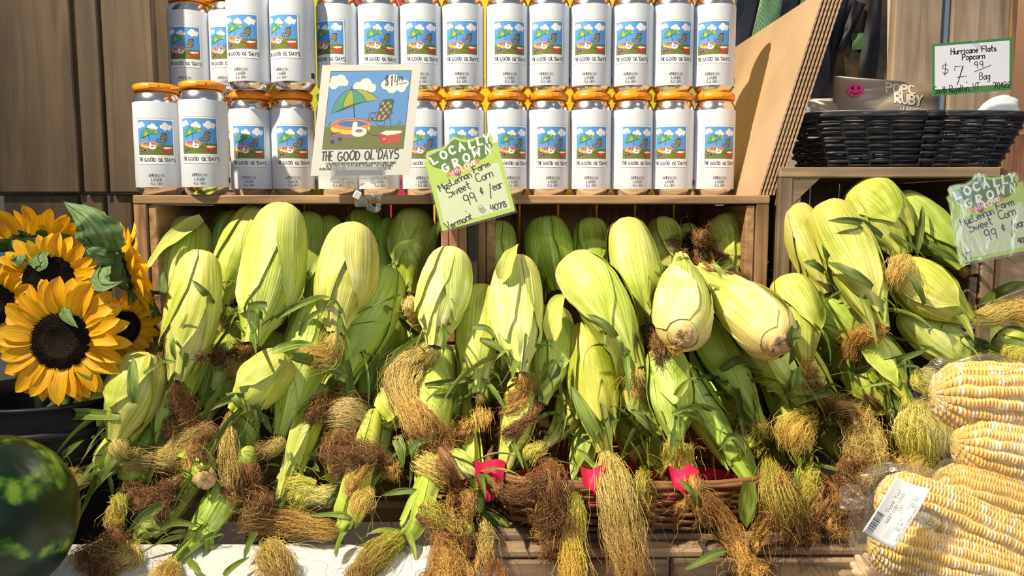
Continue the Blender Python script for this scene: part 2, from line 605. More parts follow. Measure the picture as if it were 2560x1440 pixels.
G = {
    'A': [[(0, 0), (.3, 1), (.6, 0)], [(.12, .38), (.5, .38)]],
    'B': [[(0, 0), (0, 1)], [(0, 1)] + arc(.2, .76, .3, .24, 90, -90) + [(0, .52)], [(0, .52)] + arc(.22, .26, .34, .26, 90, -90) + [(0, 0)]],
    'C': [arc(.34, .5, .34, .5, 50, 310, 12)],
    'D': [[(0, 0), (0, 1)], [(0, 1)] + arc(.1, .5, .46, .5, 90, -90, 10) + [(0, 0)]],
    'E': [[(.5, 1), (0, 1), (0, 0), (.5, 0)], [(0, .52), (.42, .52)]],
    'F': [[(.5, 1), (0, 1), (0, 0)], [(0, .52), (.42, .52)]],
    'G': [arc(.34, .5, .34, .5, 55, 330, 12) + [(.66, .45), (.4, .45)]],
    'H': [[(0, 0), (0, 1)], [(.52, 0), (.52, 1)], [(0, .5), (.52, .5)]],
    'I': [[(.1, 0), (.1, 1)]],
    'J': [[(.4, 1), (.4, .25)] + arc(.2, .25, .2, .25, 0, -170, 7)],
    'K': [[(0, 0), (0, 1)], [(.5, 1), (0, .45), (.52, 0)]],
    'L': [[(0, 1), (0, 0), (.48, 0)]],
    'M': [[(0, 0), (.08, 1), (.35, .35), (.62, 1), (.7, 0)]],
    'N': [[(0, 0), (0, 1), (.52, 0), (.52, 1)]],
    'O': [arc(.34, .5, .34, .5, 90, 450, 16)],
    'P': [[(0, 0), (0, 1)], [(0, 1)] + arc(.2, .74, .32, .26, 90, -90) + [(0, .48)]],
    'Q': [arc(.34, .5, .34, .5, 90, 450, 16), [(.4, .25), (.7, -.08)]],
    'R': [[(0, 0), (0, 1)], [(0, 1)] + arc(.2, .74, .32, .26, 90, -90) + [(0, .48), (.52, 0)]],
    'S': [arc(.28, .75, .26, .25, 40, 250, 9) + arc(.28, .25, .28, .27, 80, -140, 9)],
    'T': [[(0, 1), (.6, 1)], [(.3, 1), (.3, 0)]],
    'U': [[(0, 1), (0, .3)] + arc(.27, .28, .27, .28, 180, 360, 8) + [(.54, 1)]],
    'V': [[(0, 1), (.28, 0), (.56, 1)]],
    'W': [[(0, 1), (.18, 0), (.4, .7), (.6, 0), (.8, 1)]],
    'X': [[(0, 1), (.55, 0)], [(.55, 1), (0, 0)]],
    'Y': [[(0, 1), (.28, .5), (.56, 1)], [(.28, .5), (.26, 0)]],
    '0': [arc(.28, .5, .28, .5, 90, 450, 14)],
    '1': [[(.1, .8), (.22, 1), (.2, 0)]],
    '2': [arc(.27, .72, .26, .28, 160, -30, 8) + [(0, 0), (.56, .02)]],
    '3': [arc(.24, .75, .24, .25, 140, -90, 8) + arc(.24, .26, .28, .26, 90, -140, 8)],
    '4': [[(.08, 1), (.02, .42), (.5, .46)], [(.46, .95), (.4, 0)]],
    '5': [[(.5, 1), (.08, 1), (.04, .56)] + arc(.24, .3, .28, .3, 100, -140, 9)],
    '7': [[(0, .78), (0, .98), (.5, 1), (.2, 0)]],
    '8': [arc(.26, .74, .2, .25, 90, 450, 11), arc(.26, .25, .25, .26, 90, 450, 11)],
    '9': [arc(.24, .7, .23, .26, 20, 380, 12), [(.47, .78), (.42, 0)]],
    '$': [arc(.28, .7, .24, .2, 40, 250, 8) + arc(.28, .28, .26, .22, 80, -140, 8), [(.32, 1.1), (.26, -.12)]],
    '#': [[(.1, .02), (.16, 1.02)], [(.3, .02), (.36, 1.02)], arc(.24, .72, .24, .18, 40, 240, 7) + arc(.24, .3, .26, .2, 70, -140, 7)],
    '.': [[(.08, .0), (.1, .05)]],
    ',': [[(.12, .08), (.05, -.14)]],
    '-': [[(.05, .45), (.42, .45)]],
    '/': [[(.36, 1.1), (.02, -.1)]],
    "'": [[(.05, 1.05), (.12, .82)]],
    '`': [[(.02, 1.1), (.14, .86)]],
    '!': [[(.1, 1), (.1, .3)], [(.1, .05), (.1, 0)]],
    '&': [[(.6, 0), (.15, .7)] + arc(.28, .8, .14, .18, 200, -20, 7) + [(.05, .3)] + arc(.26, .2, .24, .2, 160, 330, 7) + [(.55, .45)]],
    '%': [arc(.26, .35, .24, .28, 50, 320, 10), [(.3, .85), (.2, -.15)]],
    'a': [arc(.2, .26, .2, .27, 30, 370, 10), [(.42, .55), (.42, .0)]],
    'c': [arc(.22, .27, .22, .27, 50, 310, 9)],
    'e': [[(.03, .28), (.4, .3)] + arc(.22, .27, .2, .27, 10, 310, 10)],
    'g': [arc(.2, .28, .2, .25, 30, 370, 10), [(.42, .55), (.4, -.25)] + arc(.2, -.25, .2, .15, 0, -150, 6)],
    'h': [[(0, 1), (0, 0)], [(0, .35)] + arc(.19, .35, .18, .2, 160, 0, 6) + [(.37, 0)]],
    'i': [[(.05, .5), (.05, 0)], [(.05, .72), (.06, .76)]],
    'k': [[(0, 1), (0, 0)], [(.34, .5), (0, .2), (.36, 0)]],
    'l': [[(.05, 1), (.05, 0)]],
    'm': [[(0, .5), (0, 0)], [(0, .35)] + arc(.15, .35, .15, .18, 170, 0, 6) + [(.3, 0)], [(.3, .35)] + arc(.45, .35, .15, .18, 170, 0, 6) + [(.6, 0)]],
    'n': [[(0, .5), (0, 0)], [(0, .35)] + arc(.19, .35, .18, .2, 160, 0, 6) + [(.37, 0)]],
    'o': [arc(.22, .27, .22, .27, 90, 450, 11)],
    'p': [[(0, .5), (0, -.4)], arc(.2, .27, .2, .26, 170, -170, 10)],
    'r': [[(0, .52), (0, 0)], [(0, .32)] + arc(.2, .34, .2, .18, 160, 40, 5)],
    's': [arc(.18, .4, .16, .14, 40, 250, 6) + arc(.18, .14, .18, .15, 80, -140, 6)],
    't': [[(.16, .95), (.14, .1), (.3, 0)], [(0, .58), (.36, .6)]],
    'u': [[(0, .52), (0, .2)] + arc(.18, .2, .18, .2, 180, 340, 6), [(.38, .52), (.38, 0)]],
    'w': [[(0, .5), (.14, 0), (.28, .42), (.42, 0), (.56, .5)]],
    'y': [[(0, .5), (.2, .05)], [(.42, .5), (.1, -.35)]],
    'v': [[(0, .5), (.18, 0), (.36, .5)]],
}
NARROW = {'I': .2, '.': .2, ',': .2, "'": .2, '`': .2, 'i': .14, 'l': .14, '1': .32, '!': .2, ' ': .35}


class Print:
    """layered flat shapes in a 2-D page, later laid on a real surface"""
    def __init__(self):
        self.P = []          # (points, colour)

    def poly(self, pts, col):
        self.P.append(([tuple(p) for p in pts], col))

    def rect(self, x0, y0, x1, y1, col):
        self.poly([(x0, y0), (x1, y0), (x1, y1), (x0, y1)], col)

    def ell(self, cx, cy, rx, ry, col, n=20):
        self.poly([(cx + rx * math.cos(2 * math.pi * i / n), cy + ry * math.sin(2 * math.pi * i / n)) for i in range(n)], col)

    def line(self, pts, w, col, close=False):
        pts = [Vector(p) for p in pts]
        if close:
            pts = pts + [pts[0]]
        L, R = [], []
        for i, p in enumerate(pts):
            a = pts[max(i - 1, 0)]
            b = pts[min(i + 1, len(pts) - 1)]
            t = (b - a)
            if t.length < 1e-9:
                t = Vector((1, 0))
            t.normalize()
            e = 0
            if i == 0: p = p - t * w * .4
            if i == len(pts) - 1: p = p + t * w * .4
            n = Vector((-t.y, t.x)) * w / 2
            # widen sharp corners a bit so that strokes keep their weight
            if 0 < i < len(pts) - 1:
                t1 = (pts[i] - pts[i - 1]).normalized(); t2 = (pts[i + 1] - pts[i]).normalized()
                c = max(0.45, math.sqrt(max(0.0, (1 + t1.dot(t2)) / 2)))
                n = n / c
            L.append(p + n); R.append(p - n)
        for i in range(len(pts) - 1):
            self.P.append(([tuple(L[i]), tuple(L[i + 1]), tuple(R[i + 1]), tuple(R[i])], col))

    def text(self, s, x, y, h, w, col, rot=0.0, gap=.26, sx=1.0, jit=0.0, center=False, seed=1):
        r = random.Random(seed)
        adv = []
        tot = 0
        for ch in s:
            if ch in NARROW: a = NARROW[ch]
            else: a = max(p[0] for st in G[ch] for p in st)
            adv.append(a); tot += (a + gap)
        cr, sr = math.cos(rot), math.sin(rot)
        k = -tot * h * sx / 2 if center else 0.0
        for ch, a in zip(s, adv):
            if ch != ' ':
                jr = r.uniform(-jit, jit); jy = r.uniform(-jit, jit) * h * .5; js = 1 + r.uniform(-jit, jit)
                for st in G[ch]:
                    pts = []
                    for (u, v) in st:
                        uu = k + (u + jr * (v - .5)) * h * sx * js
                        vv = v * h * js + jy
                        pts.append((x + uu * cr - vv * sr, y + uu * sr + vv * cr))
                    self.line(pts, w, col)
            k += (a + gap) * h * sx
        return tot * h * sx

    def cloud(self, cx, cy, s, col):
        for dx, dy, r in ((-.55, -.05, .34), (-.2, .18, .42), (.2, .1, .4), (.55, -.05, .3), (0, -.12, .42)):
            self.ell(cx + dx * s, cy + dy * s, r * s, r * s * .85, col, 14)

    def mesh(self, name, mapf, cuts=None, step=0.00005):
        bm = bmesh.new()
        cl = bm.loops.layers.float_color.new('Col')
        lay = bm.verts.layers.float.new('lay')
        base, k, last = 0, 0, None
        for pts, col in self.P:
            if col != last:                       # a new ink lies on top of the one before
                base, k, last = base + min(k, 12), 0, col
            i = base + k % 12
            k += 1
            vs = []
            for p in pts:
                v = bm.verts.new((p[0], p[1], 0)); v[lay] = i; vs.append(v)
            try:
                f = bm.faces.new(vs)
            except ValueError:
                continue
            for l in f.loops:
                l[cl] = col
        bmesh.ops.triangulate(bm, faces=bm.faces)
        if cuts is not None:
            for c in cuts:
                bmesh.ops.bisect_plane(bm, geom=bm.verts[:] + bm.edges[:] + bm.faces[:], plane_co=(c, 0, 0), plane_no=(1, 0, 0))
        for v in bm.verts:
            v.co = mapf(v.co.x, v.co.y, 2e-5 + 2e-6 * v[lay])
        bm.verts.layers.float.remove(lay)
        me = bpy.data.meshes.new(name)
        bm.to_mesh(me)
        bm.free()
        me.materials.append(M['print'])
        return me


K_ = srgb(46, 46, 52)
INK = srgb(20, 22, 34)


def art(P, x0, y0, w, h, fine=True):
    """summer lawn picture: parasol, pool, chair, swan float, boombox, cool box"""
    def q(u, v): return (x0 + u * w, y0 + (1 - v) * h)
    def pl(pts, col): P.poly([q(*p) for p in pts], col)
    def ln(pts, wd, col=K_): P.line([q(*p) for p in pts], wd * w, col)
    def el(u, v, a, b, col, n=18): c = q(u, v); P.ell(c[0], c[1], a * w, b * h, col, n)
    P.rect(x0, y0, x0 + w, y0 + h, srgb(70, 76, 96))
    d = .008
    pl([(d, d), (1 - d, d), (1 - d, .7), (d, .71)], srgb(92, 156, 226))
    pl([(d, .71), (1 - d, .7), (1 - d, 1 - d), (d, 1 - d)], srgb(112, 122, 48))
    wh = srgb(246, 244, 240)
    for u, v, s, a, b in ((.13, .12, .075, 1, 1), (.06, .17, .06, 1, 1), (.19, .15, .045, 1, 1), (.06, .11, .05, 1, 1),
                          (.36, .2, .06, 1, 1), (.45, .17, .075, 1, 1), (.53, .22, .055, 1, 1), (.43, .24, .05, 1, 1),
                          (.70, .18, .06, 1, 1), (.78, .13, .08, 1, 1), (.86, .18, .075, 1, 1), (.93, .17, .05, 1, 1), (.78, .22, .07, 1, 1), (.9, .23, .05, 1, 1)):
        el(u, v, s, s, wh, 14)
    # parasol
    te, ol = srgb(66, 160, 138), srgb(176, 182, 52)
    ap = (.28, .23)
    rim = [(.07, .54), (.2, .47), (.33, .42), (.48, .39), (.63, .365)]
    up = [(.07, .54), (.09, .43), (.13, .34), (.2, .265), (.28, .23), (.37, .235), (.47, .26), (.56, .31), (.63, .365)]
    pl(up + rim[::-1][1:-1], te)
    pl([(.2, .47), (.21, .36), (.245, .265), (.28, .23), (.31, .31), (.33, .42)], ol)
    pl([(.48, .39), (.43, .31), (.36, .25), (.3, .232), (.37, .235), (.47, .26), (.56, .31), (.63, .365)], ol)
    pl([(.07, .54), (.2, .47), (.33, .42), (.48, .39), (.63, .365), (.48, .4), (.34, .44), (.2, .505)], srgb(38, 84, 80))
    ln([(.33, .43), (.345, .52), (.36, .61)], .014)
    ln([(.28, .235), (.275, .2)], .009)
    for pp in (up, [(.28, .23), (.21, .36), (.2, .47)], [(.28, .23), (.32, .32), (.33, .42)], [(.28, .23), (.43, .31), (.48, .39)]):
        ln(pp, .006)
    # pool
    el(.32, .78, .23, .07, srgb(168, 88, 164)); el(.32, .735, .245, .075, srgb(250, 214, 64)); el(.32, .68, .25, .075, srgb(244, 138, 72))
    el(.33, .675, .17, .04, srgb(58, 118, 196))
    # chair
    ck = srgb(58, 84, 86); tan = srgb(208, 168, 96)
    bk = [(.655, .4), (.69, .37), (.8, .36), (.825, .38), (.805, .56), (.77, .62), (.63, .6)]
    pl(bk, ck)
    pl([(.55, .6), (.66, .585), (.78, .61), (.7, .655), (.57, .64)], ck)
    for r_ in range(5):
        for c_ in range(4):
            if (r_ + c_) % 2 == 0:
                u = .672 + c_ * .035 - r_ * .006; v = .4 + r_ * .042
                pl([(u, v), (u + .03, v - .003), (u + .026, v + .034), (u - .004, v + .036)], tan)
    for c_ in range(3):
        pl([(.6 + c_ * .05, .605), (.63 + c_ * .05, .605), (.62 + c_ * .05, .63), (.59 + c_ * .05, .63)], tan)
    ln([(.54, .55), (.62, .53)], .016, srgb(98, 82, 76)); ln([(.74, .56), (.82, .54)], .016, srgb(98, 82, 76))
    for pp in ([(.54, .55), (.53, .63), (.57, .65)], [(.6, .53), (.64, .62)], [(.75, .58), (.72, .74)], [(.78, .56), (.82, .72)], [(.62, .66), (.66, .7), (.72, .71)]):
        ln(pp, .011, srgb(90, 92, 104))
    # swan float
    pl([(.345, .66), (.37, .645), (.4, .66), (.405, .72), (.44, .72), (.39, .78), (.34, .76)], wh)
    el(.43, .78, .095, .062, wh); el(.43, .765, .045, .022, srgb(150, 110, 150))
    # cool box
    pl([(.695, .8), (.78, .825), (.78, .94), (.69, .92)], srgb(190, 62, 50)); pl([(.78, .825), (.95, .795), (.945, .91), (.78, .94)], srgb(204, 72, 58))
    pl([(.695, .8), (.76, .765), (.96, .77), (.95, .8), (.78, .83)], wh)
    ln([(.52, .72), (.54, .79), (.6, .82), (.69, .835)], .008)
    # boombox
    pl([(.07, .84), (.24, .81), (.245, .9), (.08, .945)], srgb(112, 116, 124))
    el(.115, .9, .028, .028, K_, 12); el(.205, .87, .028, .028, K_, 12)
    ln([(.095, .835), (.09, .8), (.2, .78), (.21, .815)], .008)
    if fine:
        ln([(.1, .7), (.2, .63), (.42, .61), (.55, .65)], .005); ln([(.735, .87), (.75, .88), (.765, .865)], .008, wh)
        for u in (.9, .05, .5):
            ln([(u, .69), (u + .015, .64)], .006, srgb(70, 110, 60)); ln([(u + .01, .69), (u + .035, .665)], .006, srgb(70, 110, 60))


# ------------------------------------------------------------------ beer cans
CR, CH = 0.033, 0.157
can_prof = [(0.0, 0.004), (0.020, 0.003), (0.0235, 0.0), (0.0255, 0.001), (0.0305, 0.008), (CR - .0002, 0.013), (CR - .0002, 0.134),
            (0.0322, 0.139), (0.0300, 0.1445), (0.0272, 0.149), (0.0262, 0.152), (0.0270, 0.1545), (0.0268, 0.157), (0.0255, 0.157), (0.0245, 0.1525), (0.0, 0.152)]
Vc, Qc = lathe(can_prof, 40)
o_ = mesh_np('can_body', Vc, Qc, M['metal'], None)
ME_BODY = o_.data
bpy.data.objects.remove(o_)
Vl, Ql = lathe([(CR + .0002, 0.0115), (CR + .0003, 0.012), (CR + .0003, 0.1335), (CR + .0002, 0.134)], 48)
o_ = mesh_np('can_label', Vl, Ql, M['label'], None)
ME_LABEL = o_.data
bpy.data.objects.remove(o_)
P = Print()
fw, fh = 0.0555, 0.0655
fy = 0.0445
P.rect(-fw / 2, fy, fw / 2, fy + fh, srgb(120, 124, 130))
P.rect(-fw / 2 + .0004, fy + .0004, fw / 2 - .0004, fy + fh - .0004, srgb(236, 238, 240))
art(P, -fw / 2 + .0028, fy + .0135, fw - .0056, fh - .0163, False)
P.text("THE", -fw / 2 + .0028, fy + .0044, .0052, .0008, K_, 0, .22, .62, .08, seed=3)
P.text("GOOD OL`DAYS", -fw / 2 + .0120, fy + .0040, .0048, .00085, K_, 0, .26, .95, .1, seed=4)
P.text("AMERICAN", 0, .0265, .0040, .00042, K_, 0, .2, .95, .1, True, 5)
P.text("LAGER", 0, .0205, .0040, .00042, K_, 0, .2, .95, .1, True, 6)
P.text("-5.2 ABV-", 0, .0150, .0034, .0004, K_, 0, .2, .95, .08, True, 7)
# small print down the side of the label
for i in range(9):
    P.rect(.047 + .0022 * (i % 3), .03 + .0095 * i, .0474 + .0022 * (i % 3), .037 + .0095 * i, srgb(120, 124, 134))
P.rect(.047, .018, .056, .026, srgb(40, 42, 50))


def can_map(x, y, d):
    r = CR + .0004 + d
    a = x / CR
    return Vector((r * math.sin(a), -r * math.cos(a), y))


ME_ART = P.mesh('can_art', can_map, [i * .0024 for i in range(-13, 25)])


def make_can(px, Y, base_py, fx, w, label, group, z0):
    X = at(px, base_py, Y).x
    t = thing('beer_can', label, 'can', (X, Y, z0), group)
    view = -math.atan2(px - 1280, F)
    off = math.asin(max(-.95, min(.95, (fx - px) / (w / 2))))
    t.rotation_euler = (0, 0, view + off)
    link('can_body', ME_BODY, None, t)
    link('can_label', ME_LABEL, None, t)
    link('can_art', ME_ART, None, t)
    return t


# plastic four-pack carrier: rings that grip the can rims, joined by webs
def ring_mesh(tab):
    prof = [(0.0282, -.0058), (0.0308, -.0058), (0.0312, -.0005), (0.0302, .0044), (0.0270, .0056), (0.0215, .0056), (0.0215, .0044), (0.0268, .0036), (0.0282, .0005), (0.0282, -.0058)]
    V, Q = lathe(prof, 40)
    return V, Q


Vr, Qr = ring_mesh(0)
o_ = mesh_np('carrier_ring', Vr, Qr, M['orange'], None)
ME_RING = o_.data
bpy.data.objects.remove(o_)


def make_carrier(cans, label, group, extra_back=True):
    """cans: list of can things in one pack"""
    c = sum((Vector(x.location) for x in cans), Vector()) / len(cans)
    z = cans[0].location.z + CH - .0015
    t = thing('can_carrier', label, 'carrier', (c.x, c.y, z), group)
    for x in cans:
        r = link('carrier_ring', ME_RING, None, t)
        r.location = (x.location.x - c.x, x.location.y - c.y, 0)
        r.rotation_euler = (0, 0, rnd.uniform(0, 6))
        # notch tab on the rim
        for a in (-2.2, -.9, .6):
            bm = bmesh.new()
            bm_box(bm, (0, -.0306, .0010), (.013, .0018, .0056), .0006)
            bmesh.ops.rotate(bm, verts=bm.verts, cent=(0, 0, 0), matrix=Matrix.Rotation(a + 1.2, 3, 'Z'))
            bmesh.ops.translate(bm, verts=bm.verts, vec=(x.location.x - c.x, x.location.y - c.y, 0))
            bm_obj('rim_tab', bm, M['orange'], t, True)
    for i in range(len(cans)):
        for j in range(i + 1, len(cans)):
            a, b = Vector(cans[i].location), Vector(cans[j].location)
            d = b - a
            if d.length < .08:
                bm = bmesh.new()
                u = d.normalized()
                L = max(.004, d.length - .056)
                R = Matrix.Rotation(math.atan2(u.y, u.x), 3, 'Z')
                bm_box(bm, ((a + b) / 2 - c).to_tuple()[:2] + (-.001,), (L + .006, .013, .0022), .0006, R)
                bm_obj('carrier_web', bm, M['orange'], t, True)
    return t


SHELF_TOP = at(1280, 489, 1.17).z


def yw(w): return F * 0.066 / w + .002


row1 = [(348, 455, 394), (460, 572, 502), (583, 685, 624), (686, 787, 734), (797, 898, 846), (900, 1000, 950), (1009, 1108, 1058), (1112, 1212, 1160),
        (1218, 1318, 1283), (1320, 1420, 1382), (1424, 1526, 1478), (1530, 1625, 1593), (1628, 1730, 1674), (1731, 1830, 1798)]
row2 = [(575, 680, 605), (682, 787, 707), (797, 898, 822), (900, 1000, 950), (1004, 1104, 1055), (1107, 1209, 1155), (1218, 1318, 1275), (1320, 1422, 1366),
        (1424, 1527, 1474), (1532, 1627, 1577), (1627, 1730, 1690), (1731, 1832, 1781)]
OR = ['first', 'second', 'third', 'fourth', 'fifth', 'sixth', 'seventh', 'eighth', 'ninth', 'tenth', 'eleventh', 'twelfth', 'thirteenth', 'fourteenth']
Yrow1 = [1.172, 1.150] + [1.252] * 2 + [1.262] * 10
Yrow2 = [1.222] * 2 + [1.262] * 10
cans1, cans2 = [], []
for i, (a, b, fx) in enumerate(row1):
    cans1.append(make_can((a + b) / 2, Yrow1[i], 470, fx, b - a, 'white picture-label beer can on the shelf, %s from the left in the bottom row' % OR[i], 'beer cans on the shelf', SHELF_TOP))
Z2 = SHELF_TOP + CH + .002
for i, (a, b, fx) in enumerate(row2):
    cans2.append(make_can((a + b) / 2, Yrow2[i], 200, fx, b - a, 'white picture-label beer can, %s from the left in the front of the top row' % OR[i], 'beer cans on the shelf', Z2))
# cans standing one row further back at the left end
backb = [make_can(479, 1.325, 470, 463, 98, 'beer can at the back of the shelf behind the leftmost can', 'beer cans on the shelf', SHELF_TOP),
         make_can(580, 1.325, 470, 562, 98, 'beer can at the back of the shelf behind the second and third can', 'beer cans on the shelf', SHELF_TOP)]
backt = [make_can(479, 1.300, 200, 463, 98, 'set-back beer can against the planks, leftmost of the upper row', 'beer cans on the shelf', Z2),
         make_can(581, 1.300, 200, 562, 98, 'set-back beer can half hidden by the nearer upper can beside it', 'beer cans on the shelf', Z2)]
CG = 'orange can carriers'
make_carrier(cans1[0:2], 'orange plastic carrier on the leftmost two bottom cans', CG)
make_carrier(backb, 'orange plastic carrier on the back cans of the bottom row', CG)
make_carrier(backt, 'orange plastic carrier on the set-back upper cans beside the planks', CG)
for i in range(1, 7):
    make_carrier(cans1[2 * i:2 * i + 2], 'orange plastic carrier joining the %s and %s bottom cans' % (OR[2 * i], OR[2 * i + 1]), CG)
for i in range(6):
    make_carrier(cans2[2 * i:2 * i + 2], 'orange plastic carrier joining the %s and %s top cans' % (OR[2 * i], OR[2 * i + 1]), CG)


# ------------------------------------------------------------------ signs
def plane_map(O, U, Vv, nrm):
    return lambda x, y, d: O + U * x + Vv * y + nrm * d


def sheet(name, pts2, mapf, thick, mat, parent, local_org):
    """flat sheet with thickness from a 2-D outline"""
    bm = bmesh.new()
    f = bm.faces.new([bm.verts.new(mapf(x, y, 0) - local_org) for x, y in pts2])
    r = bmesh.ops.extrude_face_region(bm, geom=[f])
    n = mapf(0, 0, -thick) - mapf(0, 0, 0)
    bmesh.ops.translate(bm, verts=[v for v in r['geom'] if isinstance(v, bmesh.types.BMVert)], vec=n)
    return bm_obj(name, bm, mat, parent, True)


def frame_from(bl, br, tl, wid):
    """page of width wid: map page units to the world quad"""
    U = (br - bl) / wid
    k = U.length
    Vv = (tl - bl)
    hgt = Vv.length / k
    Vn = Vv.normalized() * k
    nrm = U.cross(Vn).normalized()
    return bl, U, Vn, nrm, hgt


# price poster of the beer, in a clear sleeve, held by a clip
bl, br, tl = at(776, 440, 1.100), at(1024, 437, 1.100), at(806, 163, 1.120)
O, U, Vv, nr, hg = frame_from(bl, br, tl, .14)
t = thing('price_poster', 'white beer price poster with parasol picture in clear sleeve', 'poster', bl)
mp_ = plane_map(O, U, Vv, nr)
sheet('poster_paper', [(0, 0), (.14, 0), (.140, hg), (.0, hg)], mp_, .0006, M['paper'], t, bl)
P = Print()
art(P, .0125, hg * .235, .115, hg * .71)
P.text("THE", .0135, hg * .135, .0130, .0018, K_, .02, .2, .56, .05, seed=2)
P.text("GOOD OL`DAYS", .036, hg * .135, .0125, .0019, K_, .03, .22, .76, .08, seed=4)
P.text("A COLLABORATION BEER WITH RUTLAND BEERWORKS & WOODSTOCK FARMERS` MARKET.", .070, hg * .100, .0031, .0005, K_, .0, .2, .62, .05, True, 8)
P.text("AH, THE GOOD OL` DAYS. NO CELL PHONES, NO INTERNET... JUST YOUR BOOMBOX", .068, hg * .076, .0031, .0005, K_, .0, .2, .62, .05, True, 9)
P.text("PLAYING YOUR FAVORITE TUNES", .012, hg * .051, .0031, .0005, K_, .0, .2, .62, .05, False, 10)
P.text("CRISP COLD ONE.", .094, hg * .051, .0031, .0005, K_, .0, .2, .62, .05, False, 11)
P.text("#14", .092, hg * .80, .0150, .0009, INK, .05, .3, .62, .04)
P.text("99", .110, hg * .835, .0085, .0008, INK, .12, .25, .62, .04)
P.line([(.111, hg * .822), (.122, hg * .833)], .0008, INK)
me = P.mesh('poster_print', lambda x, y, d: mp_(x, y, d) - bl)
link('poster_print', me, None, t)
sheet('clear_sleeve', [(-.003, -.006), (.146, -.006), (.146, hg + .002), (-.003, hg + .002)], lambda x, y, d: mp_(x, y, d + .0016), .0004, M['plastic'], t, bl)

# clear clip holder under the poster
cb_ = at(912, 512, 1.115)
t = thing('sign_clip', 'clear plastic clip holder gripping the shelf edge under the beer poster', 'clip', cb_)
bm = bmesh.new()
a = at(893, 452, 1.092)
bm_box(bm, a, (.074, .010, .004), .001); bm_box(bm, a + Vector((0, -.004, .011)), (.070, .002, .018), .0008); bm_box(bm, a + Vector((0, .006, .011)), (.070, .002, .018), .0008)
bm_obj('clip_jaw', bm, M['acrylic'], t)
for sx in (-.02, .022):
    bm = bmesh.new()
    bm_box(bm, a + Vector((sx, 0, .0)), (.005, .013, .009), .001)
    bm_obj('jaw_hinge', bm, M['acrylic'], t)
P0 = np.array([at(893, 455, 1.092), at(892, 468, 1.092), at(898, 480, 1.095)])
V, Q = tube_np(spline(P0, 8), [.011, .009, .006, .004, .003, .003, .003, .003], 10)
mesh_np('clip_neck', V, Q, M['acrylic'], t)
bm = bmesh.new()
bm_box(bm, at(893, 487, 1.095), (.0095, .0095, .0105), .0008, Euler((0.2, 0.5, 0.3)).to_matrix())
bm_obj('swivel_block', bm, M['white'], t)
c0 = at(915, 505, 1.108)
bm = bmesh.new()
bm_box(bm, c0 + Vector((-.006, 0, 0)), (.018, .014, .014), .002)
bm_obj('clamp_body', bm, M['acrylic'], t)
for s in (1, -1):
    pts = [c0 + Vector((.002, 0, .006 * s)), c0 + Vector((.012, 0, .011 * s)), c0 + Vector((.019, 0, .007 * s)), c0 + Vector((.0175, 0, .002 * s))]
    V, Q = tube_np(spline([list(p) for p in pts], 12), .0016, 8, 3.0)
    mesh_np('clamp_arm', V, Q, M['acrylic'], t)


